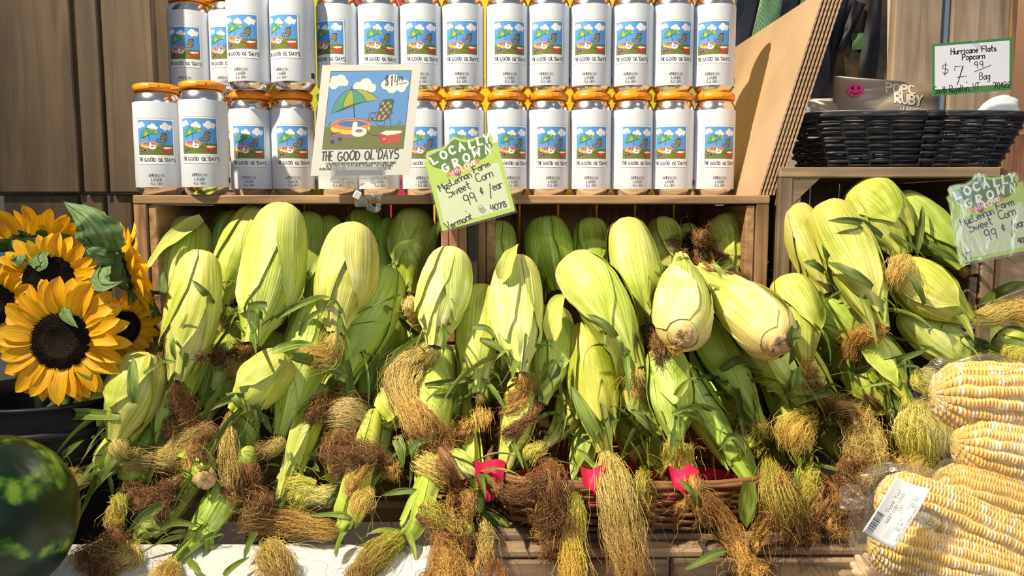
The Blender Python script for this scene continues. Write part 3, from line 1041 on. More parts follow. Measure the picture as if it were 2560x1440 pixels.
def grown_sign(bl, br, tl, label, full=True, seed=1):
    O, U, Vv, nr, hg = frame_from(bl, br, tl, 1.0)
    t = thing('price_sign', label, 'sign', bl, 'locally grown price signs')
    mp_ = plane_map(O, U, Vv, nr)
    H = hg
    outl = [(0, 0), (1, 0), (1, H * .82), (.93, H * .825), (.955, H * .87), (.93, H * .935), (.86, H * .945), (.78, H * .93), (.62, H * .94), (.54, H * .965), (.45, H * 1.02), (.40, H * 1.0), (.36, H * .955),
            (.25, H * .925), (.17, H * .935), (.06, H * .93), (.02, H * .89), (.03, H * .84), (-.02, H * .80), (0, H * .74)]
    sheet('sign_card', outl, mp_, .0012, M['lime'], t, bl)
    P = Print()
    dg = srgb(78, 120, 44); lg = srgb(208, 220, 190); wh = srgb(236, 240, 244)
    P.poly([(.07, H * .88), (.2, H * .90), (.31, H * .91), (.4, H * .97), (.46, H * .985), (.55, H * .93), (.66, H * .9), (.80, H * .92), (.87, H * .935), (.91, H * .9), (.90, H * .86), (.93, H * .80), (.87, H * .74), (.80, H * .685), (.6, H * .645), (.42, H * .62), (.27, H * .635), (.2, H * .68), (.09, H * .74), (.05, H * .80)], dg)
    for (a, b) in (((.45, H * .97), (.5, H * .68)), ((.82, H * .92), (.62, H * .66)), ((.12, H * .84), (.3, H * .72))):
        P.line([a, b], .006, srgb(104, 146, 60))
    rr = random.Random(seed)
    for ch, x, y, r in (('L', .10, .765, .35), ('O', .225, .79, .22), ('C', .35, .82, .12), ('A', .475, .83, .05), ('L', .62, .83, 0), ('L', .735, .84, -.03), ('Y', .825, .845, -.1)):
        P.text(ch, x + .008, y * H + .004, .104, .029, wh, r, .2, 1.1)
    for ch, x, y, r in (('G', .215, .635, .3), ('R', .36, .665, .1), ('O', .50, .69, .0), ('W', .635, .72, -.05), ('N', .81, .72, -.08)):
        P.text(ch, x + .008, y * H + .006, .104, .028, wh, r, .2, 1.1)
    ob = srgb(214, 130, 66)
    P.poly([(.23, H * .575), (.70, H * .64), (.715, H * .695), (.245, H * .63)], ob)
    P.poly([(.335, H * .585), (.40, H * .545), (.44, H * .6), (.42, H * .645), (.34, H * .645)], srgb(150, 50, 90))
    P.text('with', .285, H * .588, .075, .012, srgb(226, 196, 210), .13, .12, 1.0)
    P.text('LOVE', .45, H * .607, .07, .017, wh, .12, .28, 1.0)
    # leaf doodles
    ol = srgb(206, 226, 130)
    for cx, cy, s in ((.06, .6, .07), (.12, .50, .05), (.93, .73, .05), (.86, .67, .04)):
        P.line([(cx + s * math.cos(a), cy * H + s * 1.4 * math.sin(a) * math.cos(a)) for a in np.linspace(0, 6.28, 14)], .006, ol)
    P.poly([(.05, H * .045), (.955, H * .045), (.95, H * .575), (.9, H * .595), (.11, H * .505), (.06, H * .49)], lg)
    w = .015
    k = .085
    P.text("MacLennan", .10, H * .445, k * 1.1, w, INK, .17, .12, 1.0, .12, seed=seed)
    P.text("Farm", .60, H * .545, k * 1.1, w, INK, .13, .15, 1.05, .1, seed=seed + 1)
    P.text("Sweet", .19, H * .345, k * 1.35, w, INK, .15, .12, 1.0, .1, seed=seed + 2)
    P.text("Corn", .61, H * .425, k * 1.35, w, INK, .13, .12, .95, .1, seed=seed + 3)
    P.text("99", .39, H * .205, k * 1.75, w, INK, .12, .2, .9, .08, seed=seed + 4)
    P.text("%", .62, H * .29, k * 1.2, w, INK, .1, .1, .8)
    P.text("/", .73, H * .225, k * 1.9, w, INK, .0, .1, .6)
    P.text("ear", .79, H * .285, k * 1.3, w, INK, .12, .1, .9, .05)
    if full:
        P.text("4078", .70, H * .065, k * .95, w, INK, .03, .2, .95, .08)
        P.text("Vermont", .07, H * -.005, k * 1.1, w, INK, .17, .14, 1.0, .1)
        P.ell(.37, H * .145, .01, .008, INK, 8)
    else:
        P.text("VT", .06, H * .03, k * 1.0, w, INK, .1, .2, .9, .1)
        P.text("4078", .80, H * .10, k * .8, w, INK, .05, .2, .8, .08)
    me = P.mesh('sign_print', lambda x, y, d: mp_(x, y, d) - bl)
    link('sign_print', me, None, t)
    e = .035
    sheet('laminate_film', [(x + (e if x > .5 else -e) * .7, y + (-e if y < .1 else e * .5)) for x, y in outl], lambda x, y, d: mp_(x, y, d + .0012), .0004,
          M['plastic'] if full else M['glossy_film'], t, bl)
    if full:
        c = mp_(.57, H * .135, .003)
        bm = bmesh.new()
        bmesh.ops.create_uvsphere(bm, u_segments=12, v_segments=8, radius=.0045)
        bmesh.ops.scale(bm, verts=bm.verts, vec=(1, .5, 1))
        bmesh.ops.translate(bm, verts=bm.verts, vec=c)
        bm_obj('push_pin', bm, M['acrylic'], t)
    return t


M['glossy_film'] = clear('glossy_laminate', gloss=1.7, rough=0.15, bscale=22, bump=0.5, haze=0.03)
grown_sign(at(1105, 578, 1.085), at(1288, 527, 1.085), at(1054, 368, 1.115), 'green Locally Grown sweet corn sign pinned to the shelf over the crates', True, 3)
grown_sign(at(2402, 659, 1.02), at(2588, 622, 1.02), at(2364, 455, 1.03), 'glossy green Locally Grown sweet corn sign at the right crate', False, 9)

# popcorn price card
bl, br, tl = at(2331, 240, 1.13), at(2530, 224, 1.13), at(2331, 110, 1.13)
O, U, Vv, nr, hg = frame_from(bl, br, tl, 1.0)
t = thing('price_card', 'white popcorn price card with green border pinned to the boards', 'sign', bl)
mp_ = plane_map(O, U, Vv, nr)
P = Print()
gr = srgb(62, 128, 58)
sheet('card_paper', [(0, 0), (1, 0), (1.0, hg), (.0, hg)], mp_, .0012, plain('green_card', gr, .5), t, bl)
P.poly([(.03, hg * .12), (.965, hg * .12), (.965, hg * .95), (.03, hg * .95)], srgb(228, 230, 238))
P.text("Hurricane Flats", .52, hg * .77, .072, .0125, INK, 0, .16, 1.02, 0, True)
P.text("Popcorn", .52, hg * .645, .072, .0125, INK, 0, .16, 1.02, 0, True)
P.text("$", .12, hg * .40, .13, .009, INK, 0, .2, 1.1)
P.text("7", .27, hg * .18, .23, .010, INK, -.05, .2, .9)
P.line([(.31, hg * .32), (.43, hg * .33)], .009, INK)
P.ell(.43, hg * .21, .009, .009, INK, 8)
P.text("99", .53, hg * .465, .085, .0095, INK, .05, .3, 1.0)
P.line([(.53, hg * .40), (.73, hg * .50)], .009, INK)
P.text("Bag", .59, hg * .24, .085, .0095, INK, 0, .15, .9)
P.text("South Royalton, VT", .02, hg * .03, .085, .010, INK, .02, .1, .75, .1)
P.text("70122", .77, hg * .04, .075, .010, INK, .02, .2, .85, .1)
link('card_print', P.mesh('card_print', lambda x, y, d: mp_(x, y, d) - bl), None, t)
c = mp_(.50, hg * 1.0, .003)
bm = bmesh.new()
bmesh.ops.create_uvsphere(bm, u_segments=10, v_segments=6, radius=.0035)
bmesh.ops.translate(bm, verts=bm.verts, vec=c)
bm_obj('push_pin', bm, M['acrylic'], t)

# ------------------------------------------------------------------ the setting
def structure(o):
    o['kind'] = 'structure'
    return o


structure(box('wall_back', (-3.2, 3.0, -0.2), (3.2, 3.05, 3.4), plain('pale_store_wall', srgb(196, 186, 172), .8), None, 0))
structure(box('wall_right', (1.62, 1.75, 0.0), (1.66, 3.0, 3.2), M['wall'], None, 0))
structure(box('floor', (-3.2, -3.0, -0.02), (3.2, 3.0, 0.0), plain('grey_floor', srgb(120, 112, 104), .6), None, 0))


def Z(py, Y): return at(1280, py, Y).z
def X(px, Y): return at(px, 600, Y).x


TAB = EYE - .40
BEN = EYE - .62
t = thing('display_table', 'dark wooden table carrying the crates, mostly hidden by corn', 'table', (.1, 1.3, 0))
box('table_top', (-.56, 1.035, TAB - .03), (1.05, 1.6, TAB), M['crate_x'], t)
for x in (-.5, .98):
    for y in (1.1, 1.52):
        box('leg', (x - .03, y - .03, 0), (x + .03, y + .03, TAB - .03), M['crate_z'], t)
t = thing('front_bench', 'low dark bench in front of the table under crate and melon', 'bench', (.0, .85, 0))
box('bench_top', (-1.1, .25, BEN - .03), (1.05, 1.03, BEN), M['crate_x'], t)
for x in (-1.0, .95):
    for y in (.32, .95):
        box('leg', (x - .03, y - .03, 0), (x + .03, y + .03, BEN - .03), M['crate_z'], t)


def crate(label, x0, x1, yf, yb, z0, z1, th=.0125, nslat=4, left_cols=None, post=.019, side_gaps=(.33, .52, .72), wd=('crate_x', 'crate_y', 'crate_z')):
    """wooden crate lying on its side with the opening towards the viewer"""
    t = thing('wooden_crate', label, 'crate', ((x0 + x1) / 2, (yf + yb) / 2, z0), 'wooden crates of the display')
    d = (yb - yf) / nslat
    for i in range(nslat):
        box('top_slat', (x0, yf + i * d, z1 - th), (x1, yf + (i + 1) * d - .003, z1), M[wd[0]], t)
        box('bottom_slat', (x0, yf + i * d, z0), (x1, yf + (i + 1) * d - .003, z0 + th), M[wd[0]], t)
    for s, xa in ((1, x0), (-1, x1)):
        h0 = z0 + th; h1 = z1 - th
        for y in (yf + .001, yb - .02):
            a, b = sorted((xa, xa + s * post))
            box('corner_post', (a, y, h0), (b, y + .02, h1), M[wd[2]], t)
        hs = [0] + list(side_gaps) + [1]
        for k in range(len(hs) - 1):
            a, b = sorted((xa + s * (post + .001), xa + s * (post + .0135)))
            zt = h1 - (h1 - h0) * hs[k] - .002
            zb = h1 - (h1 - h0) * hs[k + 1] + .002
            box('side_slat', (a, yf + .004 + .002 * k, zb), (b, yb - .021, zt), M[wd[1]], t)
    n = 6
    w = (x1 - x0) / n
    for i in range(n):
        box('back_slat', (x0 + i * w + .002, yb, z0 + .001), (x0 + (i + 1) * w - .002, yb + .011, z1 - .001), M[wd[2]], t)
    return t


YS = 1.13
crate('brown wooden crate of corn under the left half of the can shelf', X(336, YS), X(1170, YS), YS, 1.45, TAB, SHELF_TOP)
crate('brown wooden crate of corn under the right half of the can shelf', X(1181, YS), X(1922, YS), YS, 1.45, TAB, SHELF_TOP)
YR = 1.125
Z3 = Z(418, YR)
t3 = crate('grey wooden crate at the right with a triangular corner brace', X(1945, YR), X(2492, YR), YR, 1.42, TAB, Z3, .0145, 3, wd=('old_x', 'old_y', 'old_z'))
bm = bmesh.new()
xa, za = X(1962, YR), Z3 - .0148
tri = [(xa, za), (xa + .049, za), (xa, za - .048)]
f = bm.faces.new([bm.verts.new((x, YR + .003, z)) for x, z in tri])
r = bmesh.ops.extrude_face_region(bm, geom=[f])
bmesh.ops.translate(bm, verts=[v for v in r['geom'] if isinstance(v, bmesh.types.BMVert)], vec=(0, .018, 0))
bm_obj('corner_brace', bm, M['old_x'], t3)

# upright slats and post standing between the two left crates
Yd = YS - .012
t = thing('crate_divider', 'upright reddish slats and dark post between the two left corn crates', 'divider', (X(1150, Yd), Yd, Z(800, Yd)))
for px0, px1, m_ in ((1104, 1124, 'redwood'), (1125, 1147, 'redwood'), (1148, 1168, 'crate_z')):
    box('upright_slat', (X(px0, Yd), Yd - .012, Z(800, Yd)), (X(px1, Yd), Yd, SHELF_TOP - .0135), M[m_], t)
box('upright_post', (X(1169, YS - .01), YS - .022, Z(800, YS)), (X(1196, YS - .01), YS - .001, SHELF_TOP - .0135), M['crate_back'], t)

# tall plank panels at the left (a crate stack seen from its slatted side)
t = thing('plank_panel', 'tall dark brown plank crate side left of the cans', 'crate', (X(200, 1.23), 1.23, Z(482, 1.225)))
zt = Z(-120, 1.23)
for a, b in ((-5, 205), (217, 272), (281, 404)):
    box('plank', (X(a, 1.225) , 1.225, Z(482, 1.225)), (X(b, 1.225), 1.243, zt), M['plank'], t, .002)
box('plank', (X(424, 1.40), 1.38, SHELF_TOP + .001), (X(548, 1.40), 1.395, zt), M['plank'], t, .002)
for a, b in ((-60, 190), (196, 420)):
    box('back_plank', (X(a, 1.5), 1.5, Z(482, 1.225)), (X(b, 1.5), 1.515, Z(150, 1.5)), M['plank'], t, .002)
box('cross_batten', (X(60, 1.245), 1.2435, Z(440, 1.245)), (X(404, 1.245), 1.262, Z(400, 1.245)), M['plank'], t)
t = thing('plank_panel', 'lower dark plank crate side behind the sunflowers', 'crate', (X(180, 1.24), 1.24, BEN))
for a, b in ((14, 196), (208, 262), (279, 333)):
    box('plank', (X(a, 1.235), 1.235, BEN), (X(b, 1.235), 1.252, Z(488, 1.235)), M['plank'], t, .002)
box('cross_batten', (X(20, 1.255), 1.2525, Z(620, 1.255)), (X(333, 1.255), 1.272, Z(570, 1.255)), M['plank'], t)

# cartons behind the cans
for a, b, y0, m_, lab in ((545, 730, -60, 'green_c', 'lime green carton glimpsed behind the upper left cans'), (735, 840, -60, 'green_c', 'lime green carton behind the third upper can'),
                          (845, 1030, -60, 'magenta', 'magenta carton glimpsed behind the upper cans'), (1040, 1560, -60, 'yellow', 'yellow carton behind the middle upper cans'),
                          (1570, 1690, -60, 'green_c', 'lime green carton behind the right upper cans')):
    Yb = 1.50
    o = thing('carton', lab, 'carton', ((X(a, Yb) + X(b, Yb)) / 2, Yb + .06, SHELF_TOP), 'cartons behind the cans')
    box('carton_body', (X(a, Yb), Yb, TAB), (X(b, Yb), Yb + .1, Z(y0, Yb)), M[m_], o, .003)
    box('carton_lid', (X(a, Yb) - .002, Yb - .002, Z(y0 + 18, Yb)), (X(b, Yb) + .002, Yb + .102, Z(y0 - 8, Yb)), M[m_], o, .002)

# leaning cardboard sheets
F0 = at(1896, 488, 1.138)
F0.z = SHELF_TOP + .0005
Ft = at(2062, -30, 1.12)
dv = Vector((-.012, .45, 0))
up = (Ft - F0)
nrm = dv.cross(up).normalized()
if nrm.x < 0: nrm = -nrm
for k in range(6):
    off = nrm * (.0046 * k) 
    off = Vector((off.x, 0, 0)) * 1.15
    a, b = F0 + off, Ft + off * 1.05
    q = [a, b, b + dv * (1 - .0 * k), a + dv]
    bm = bmesh.new()
    # rounded upper back corner
    pts = [q[0], q[1], q[1] + (q[2] - q[1]) * .97, q[2] + (q[3] - q[2]) * .01 + (q[1] - q[2]) * .008, q[2] + (q[3] - q[2]) * .04, q[3]]
    f = bm.faces.new([bm.verts.new(p) for p in pts])
    r = bmesh.ops.extrude_face_region(bm, geom=[f])
    bmesh.ops.translate(bm, verts=[v for v in r['geom'] if isinstance(v, bmesh.types.BMVert)], vec=nrm * .0030)
    o = thing('cardboard_sheet', ('brown cardboard sheet at the front of the leaning stack, broad face showing' if k == 0 else
              'brown cardboard sheet in the leaning stack, %s behind the front one' % OR[k - 1]), 'cardboard', a, 'leaning cardboard sheets')
    bm_obj('liner_board', bm, M['card'], o)
    V, Q = [], []
    # corrugated core along the visible front edge
    m = 120
    s = np.linspace(0.002, .998, m)
    L = np.array([a + (b - a) * float(x) for x in s])
    core = L + np.array(nrm)[None] * (.0017 + .0009 * np.sin(np.arange(m) * 1.57))[:, None] - np.array(dv.normalized())[None] * .0006
    V, Q = tube_np(core, .00035, 4)
    mesh_np('corrugated_core', V, Q, M['card'], o)

# big printed sacks behind the cardboard
def bulge(name, quad, mat, parent, nu=16, nv=14, amp=.012, seed=0):
    u = np.linspace(0, 1, nu)[:, None, None]; v = np.linspace(0, 1, nv)[None, :, None]
    q = [np.array(p) for p in quad]
    Pn = (q[0] * (1 - u) + q[1] * u) * (1 - v) + (q[3] * (1 - u) + q[2] * u) * v
    r = np.random.RandomState(seed)
    b = np.sin(np.pi * u) * np.sin(np.pi * v) * amp + amp * .35 * np.sin(u * 9 + seed) * np.sin(v * 7 + 2)
    Pn = Pn + np.array([0, -1, 0]) * b
    a = np.stack(np.broadcast_arrays(u[..., 0], v[..., 0], np.full((nu, nv), .1 * seed)), -1).reshape(-1, 3)
    return mesh_np(name, Pn.reshape(-1, 3), gridq(nu, nv), mat, parent, attrs=a)


def sack(label, quad, strips, mat):
    base = Vector(quad[0])
    o = thing('printed_sack', label, 'sack', base, 'printed sacks')
    bulge('sack_front', quad, mat, o, amp=.006)
    q = [Vector(p) + Vector((0, .05, 0)) for p in quad]
    bulge('sack_back', q, M['navy'], o, amp=-.012)
    for i, (pq_, m_) in enumerate(strips):
        bulge('printed_stripe' if m_ == 'ribbed' else 'printed_shape', pq_, M[m_], o, 14, 6, .008, i)
    return o


def qd(pts, Y): return [at(x, y, Y) for x, y in pts]


sack('dark sack printed with green ribbed leaves behind the cardboard', qd([(1815, 300), (2075, 300), (2075, -60), (1815, -60)], 1.62),
     [(qd([(1862, 160), (1930, 160), (1960, -20), (1905, -20)], 1.605), 'ribbed'), (qd([(1990, 60), (2060, 60), (2075, -40), (2010, -40)], 1.605), 'ribbed'), (qd([(1800, 30), (1838, 30), (1852, -40), (1812, -40)], 1.605), 'ribbed')], M['navy'])
sack('brown mottled sack with black printed stalks beside the rough board', qd([(2000, 246), (2218, 246), (2218, -60), (2000, -60)], 1.66),
     [(qd([(2035, 240), (2072, 240), (2130, -40), (2090, -40)], 1.645), 'navy'), (qd([(2094, 120), (2110, 130), (2165, 10), (2135, 0)], 1.643), 'navy'), (qd([(2136, 244), (2186, 244), (2212, -50), (2180, -50)], 1.645), 'navy'),
      (qd([(2052, 118), (2100, 122), (2098, 70), (2060, 70)], 1.650), 'ribbed'), (qd([(2130, 125), (2175, 122), (2180, 80), (2128, 84)], 1.650), 'ribbed')], M['mottle'])
# shelf rail and wire in front of the sacks
t = thing('wire_rack', 'thin wire rack with wooden rail behind the black basket', 'rack', at(2100, 262, 1.36))
box('rack_rail', (X(1960, 1.37), 1.365, Z(254, 1.37)), (X(2212, 1.37), 1.385, Z(246, 1.37)), M['old_x'], t, .001)
for pts in ([(1965, 268), (2210, 262)], [(2060, 285), (2085, 262), (2112, 285)]):
    V, Q = tube_np(spline([list(at(x, y, 1.36)) for x, y in pts], 8), .0012, 6)
    mesh_np('wire', V, Q, M['steel'], t)

# upright boards at the right
for a, b, Y, m_, lab in ((2211, 2326, 1.33, 'rough', 'rough sawn upright board left of the popcorn price card'), (2352, 2492, 1.335, 'rough', 'rough sawn upright board behind the popcorn price card')):
    tag(box('upright_board', (X(a, Y), Y, TAB + .46), (X(b, Y), Y + .022, Z(-150, Y)), M[m_], None, .002), lab, 'board', 'upright boards')
tag(box('steel_post', (X(2328, 1.345), 1.345, TAB + .46), (X(2351, 1.345), 1.365, Z(-150, 1.34)), M['steel'], None, .002), 'blue grey steel post between the two rough boards', 'post')
tag(box('edge_strip', (X(2493, 1.33), 1.33, TAB), (X(2508, 1.33), 1.35, Z(-150, 1.33)), M['crate_z'], None, .001), 'pale thin wooden strip at the edge of the right board', 'strip')
tag(box('cardboard_box', (X(2470, 1.44), 1.44, TAB), (X(2800, 1.44), 1.75, Z(560, 1.44)), M['card'], None, .004), 'brown box standing behind the right corn crate', 'box')
tag(box('wooden_shelf_end', (X(2545, 1.8), 1.8, TAB), (X(2900, 1.8), 1.9, Z(330, 1.8)), M['redwood'], None, .004), 'blurred reddish wooden shelf end at the right edge', 'shelf')


# ------------------------------------------------------------------ wicker baskets
def wicker(name, label, c, top, bot, h, nst, nrow, rs, ex, mat, rim=True, seed=0, tilt=0.0, plain_mat=None):
    t = thing(name, label, 'basket', c)
    def ring(s, n, off=0.0):
        a = np.linspace(0, 2 * np.pi, n, endpoint=False)
        rx = bot[0] + (top[0] - bot[0]) * s; ry = bot[1] + (top[1] - bot[1]) * s
        ca, sa = np.cos(a), np.sin(a)
        x = np.sign(ca) * np.abs(ca) ** (2 / ex) * (rx); y = np.sign(sa) * np.abs(sa) ** (2 / ex) * ry
        P_ = np.stack([x, y, np.full(n, h * s)], 1)
        T = np.roll(P_, -1, 0) - np.roll(P_, 1, 0)
        nn = np.stack([T[:, 1], -T[:, 0], np.zeros(n)], 1); nn /= np.linalg.norm(nn, axis=1)[:, None] + 1e-9
        return P_, nn
    n = nst * 6
    # arc-length resample so that stakes are evenly spaced
    def even(s):
        P_, nn = ring(s, 720)
        L = np.r_[0, np.cumsum(np.linalg.norm(np.diff(np.vstack([P_, P_[:1]]), axis=0), axis=1))]
        k = np.searchsorted(L, np.linspace(0, L[-1], n, endpoint=False)) % 720
        return P_[k], nn[k]
    C_ = np.array(c)
    r_ = np.random.RandomState(seed)
    for i in range(nrow):
        s = (i + .5) / nrow
        P_, nn = even(s)
        ph = np.arange(n) / 6.0 * np.pi + (np.pi if i % 2 else 0)
        w = np.sin(ph) * rs * 1.15
        Q_ = P_ + nn * w[:, None]
        Q_[:, 2] += r_.uniform(-.25, .25) * rs + np.sin(np.arange(n) * .05 + i) * rs * .4
        Q_ = np.vstack([Q_, Q_[:1]]) + C_
        V, Q = tube_np(Q_, rs * r_.uniform(.85, 1.1), 6)
        mesh_np('woven_strand', V, Q, mat, t)
    Pb, nb = even(0.0); Pt, n2 = even(1.0)
    for k in range(nst):
        i = k * 6 + 3 if False else k * 6
        V, Q = tube_np(np.stack([Pb[i], Pb[i] * .5 + Pt[i] * .5, Pt[i]]) + C_, rs * 1.0, 5)
        mesh_np('stake', V, Q, mat, t)
    if rim:
        for j, (o1, o2) in enumerate(((rs * .8, 0), (-rs * .8, 0), (0, rs * 1.3))):
            Q_ = np.vstack([Pt, Pt[:1]]) + np.vstack([n2, n2[:1]]) * (o1 + rs * .3 * np.sin(np.arange(n + 1) * .7 + j)[:, None]) + C_ + np.array([0, 0, o2])
            V, Q = tube_np(Q_, rs * 1.35, 6)
            mesh_np('rim_braid', V, Q, mat, t)
    # base
    P_, nn = even(0.0)
    V = np.vstack([P_ + C_ + np.array([0, 0, rs]), C_[None] + np.array([0, 0, rs])])
    T3 = [(i, (i + 1) % n, n) for i in range(n)]
    mesh_np('base', V, None, mat, t, T3=T3)
    return t


cb = at(2238, 405, 1.218)
cb.z = Z3 + .002
wicker('wicker_basket', 'black wicker basket of popcorn bags on the right crate', cb, (.164, .085), (.133, .068), .072, 26, 13, .0027, 5.0, M['black_wicker'], seed=2)


def pillow(name, c, sx, sy, sz, rot, mat, parent, n=56, pinch=.9, seed=0, wr=.06):
    u = np.linspace(-1, 1, n); 
    Uu, Vv_ = np.meshgrid(u, u, indexing='ij')
    th = np.clip((1 - np.abs(Uu) ** 3) * (1 - np.abs(Vv_) ** 3), 0, 1) ** .6
    r = np.random.RandomState(seed)
    nz = sum(np.sin(Uu * r.uniform(3, 9) + r.uniform(0, 6)) * np.sin(Vv_ * r.uniform(3, 9) + r.uniform(0, 6)) for _ in range(4)) * wr
    topz = th * (1 + nz); botz = -th * .7
    R = np.array(Euler(rot).to_matrix())
    A = np.stack([Uu * sx, Vv_ * sy, topz * sz], -1).reshape(-1, 3) @ R.T + np.array(c)
    B = np.stack([Uu * sx, Vv_ * sy, botz * sz], -1).reshape(-1, 3) @ R.T + np.array(c)
    q = gridq(n, n)
    return mesh_np(name, np.vstack([A, B]), np.vstack([q, q[:, ::-1] + n * n]), mat, parent), R, th, nz


def popcorn_bag(c, rot, label, sx, sy, sz, words, seed):
    t = thing('popcorn_bag', label, 'bag', c, 'popcorn bags in the black basket')
    pillow('bag_film', c, sx, sy, sz, rot, M['sack'], t, seed=seed)
    R = np.array(Euler(rot).to_matrix())
    P = Print()
    for w_, x, y, h, col in words:
        P.text(w_, x, y, h, h * .2, col, .0, .2, 1.0, .03, True)
    r = np.random.RandomState(seed)
    co = [(r.uniform(3, 9), r.uniform(0, 6), r.uniform(3, 9), r.uniform(0, 6)) for _ in range(4)]
    def mp(x, y, d):
        u, v = max(-1, min(1, x / sx)), max(-1, min(1, y / sy))
        th = max(0, (1 - abs(u) ** 3) * (1 - abs(v) ** 3)) ** .6
        nz = sum(math.sin(u * a + b) * math.sin(v * c_ + e) for a, b, c_, e in co) * .06
        p = R @ np.array([x, y, th * (1 + nz) * sz + .0009 + d])
        return Vector(p)
    link('bag_print', P.mesh('bag_print', mp, [i * .003 for i in range(-26, 27)]), None, t)
    if seed == 5:
        Pp = Print(); Pp.ell(-.052, .018, .0115, .0115, srgb(236, 60, 130), 18)
        Pp.ell(-.056, .021, .0018, .003, INK, 8); Pp.ell(-.048, .021, .0018, .003, INK, 8); Pp.line([(-.058, .014), (-.052, .011), (-.046, .014)], .0015, INK)
        link('round_sticker', Pp.mesh('round_sticker', mp, [i * .0015 for i in range(-46, -20)]), None, t)


cr_ = srgb(222, 214, 200)
c1 = at(2212, 272, 1.20)
popcorn_bag(c1, (math.radians(80), .10, math.radians(-4)), 'brown printed popcorn bag with pink round sticker in the black basket', .078, .044, .022,
            [('POPC', .014, .019, .0140, cr_), ('RUBY', .026, .003, .0140, cr_), ('HURRICANE', .036, -.009, .0070, cr_)], 5)
c2 = at(2052, 288, 1.20)
popcorn_bag(c2, (math.radians(55), -.1, .2), 'brown popcorn bag lying low at the left end of the black basket', .034, .03, .014, [], 6)
t = thing('paper_bag', 'white bag end sticking out over the right end of the basket', 'bag', at(2478, 290, 1.19))
bm = bmesh.new()
bmesh.ops.create_uvsphere(bm, u_segments=28, v_segments=16, radius=1)
for v in bm.verts:
    k = 1 + .06 * math.sin(5 * v.co.x + 2 * v.co.z) + .04 * math.sin(9 * v.co.z)
    v.co = Vector((v.co.x * .040 * k, v.co.y * .012 * k, v.co.z * .019 * k * (1.1 + .35 * v.co.x)))
bmesh.ops.rotate(bm, verts=bm.verts, cent=(0, 0, 0), matrix=Euler((.1, math.radians(-24), 0)).to_matrix())
bmesh.ops.translate(bm, verts=bm.verts, vec=at(2486, 283, 1.19))
bm_obj('bag_film', bm, M['white'], t, smooth=True)
t = thing('paper_bag', 'small white bag end beside the cardboard in the black basket', 'bag', at(2000, 290, 1.19))
pillow('bag_film', at(2006, 282, 1.19), .012, .010, .007, (math.radians(70), .1, 0), M['white'], t, seed=4, wr=.02)

# brown basket with crimson liner
YB = .985
zb = Z(1338, .885)
cb2 = Vector((X(1590, .95), YB, zb))
wicker('wicker_basket', 'brown wicker basket under the corn with crimson liner', cb2, (.180, .098), (.160, .088), Z(1218, .885) - zb, 30, 11, .0027, 3.2, M['brown_wicker'], seed=4)
hb = Z(1218, .885) - zb
t = thing('basket_liner', 'crimson cloth liner folded over the brown wicker basket', 'cloth', cb2)
for k, (px, w_, dr) in enumerate(((1222, .022, .036), (1495, .020, .010), (1725, .020, .012))):
    n = 10
    u = np.linspace(-1, 1, n)
    Ys = cb2.y - .1045 if 1240 < px < 1950 else cb2.y - .080
    xc = X(px, Ys)
    rows = []
    for j, f in enumerate(np.linspace(0, 1, 7)):
        zz = cb2.z + hb + .004 + .018 * np.sin(min(f * 3, 1) * 3.1416) - dr * max(0, f - .25)
        yy = Ys + .03 * max(0, 1 - f * 3.2) - .003 * np.sin(u * 5 + k)
        rows.append(np.stack([xc + u * w_ * (1 - f * .85), np.broadcast_to(yy, (n,)) - .004, np.broadcast_to(zz, (n,)) + .003 * np.sin(u * 4)], 1))
    V = np.array(rows).reshape(-1, 3)
    mesh_np('liner_fold', V, gridq(7, n), M['red'], t)
V, Q = lathe([(.160, hb * .5), (.155, hb * .3), (.150, .01), (0.0, .008)], 40)
V = V * np.array([1, .52, 1]) + np.array(cb2)
mesh_np('liner_bowl', V, Q, M['red'], t)

# slatted crate that carries the basket, and the white box at its left
YF = .868
t = thing('slatted_crate', 'weathered slatted crate under the brown basket at the bottom', 'crate', (X(1620, .9), .95, BEN))
xl, xr = X(1066, YF), X(2420, YF)
box('rim_slat', (xl, YF, Z(1397, YF)), (X(1782, YF), YF + .027, Z(1374, YF)), M['old_x'], t, .003)
box('rim_slat', (X(1796, YF), YF + .001, Z(1391, YF)), (xr, YF + .028, Z(1371, YF)), M['old_x'], t, .003)
box('front_slat', (xl, YF - .003, Z(1560, YF)), (X(1690, YF), YF + .012, Z(1400, YF)), M['old_x'], t, .003)
box('front_slat', (X(1694, YF), YF - .004, Z(1560, YF)), (xr, YF + .012, Z(1396, YF)), M['old_x'], t, .003)
box('front_slat', (xl, YF, BEN), (xr, YF + .012, Z(1566, YF)), M['old_x'], t, .003)
box('crate_bed', (xl, YF + .03, zb - .016), (xr, 1.02, zb - .004), M['old_x'], t)
for x in (xl, xr - .02):
    box('end_board', (x, YF + .03, BEN), (x + .02, 1.02, zb - .018), M['old_x'], t)
    box('end_rim', (x, YF + .03, zb - .003), (x + .02, 1.02, Z(1374, YF)), M['old_x'], t)
ZW = Z(1440, .80)
t = thing('white_box', 'white box with bright flat top under the left corn pile', 'box', (X(600, .85), .85, BEN))
box('box_body', (X(-420, .85), .62, BEN), (X(1056, .82), .880, ZW - .004), M['cloth_white'], t, .004)
box('box_lid', (X(-420, .85) - .002, .618, ZW - .012), (X(1056, .82) + .002, .882, ZW), M['cloth_white'], t, .003)

# ------------------------------------------------------------------ sweet corn in the husk
def D0(py):
    """depth of the front of the corn heap at a picture height"""
    d = 1.10 - .24 * (py - 520) / 880.0
    # where the heap lies on the white box its surface limits the depth
    yb = (EYE - ZW) / max(.05, (EYE - at(1280, py, 1.0).z))
    return min(d, yb - .012) if py > 1200 else d


LAYD = [0, .042, .125, .165]


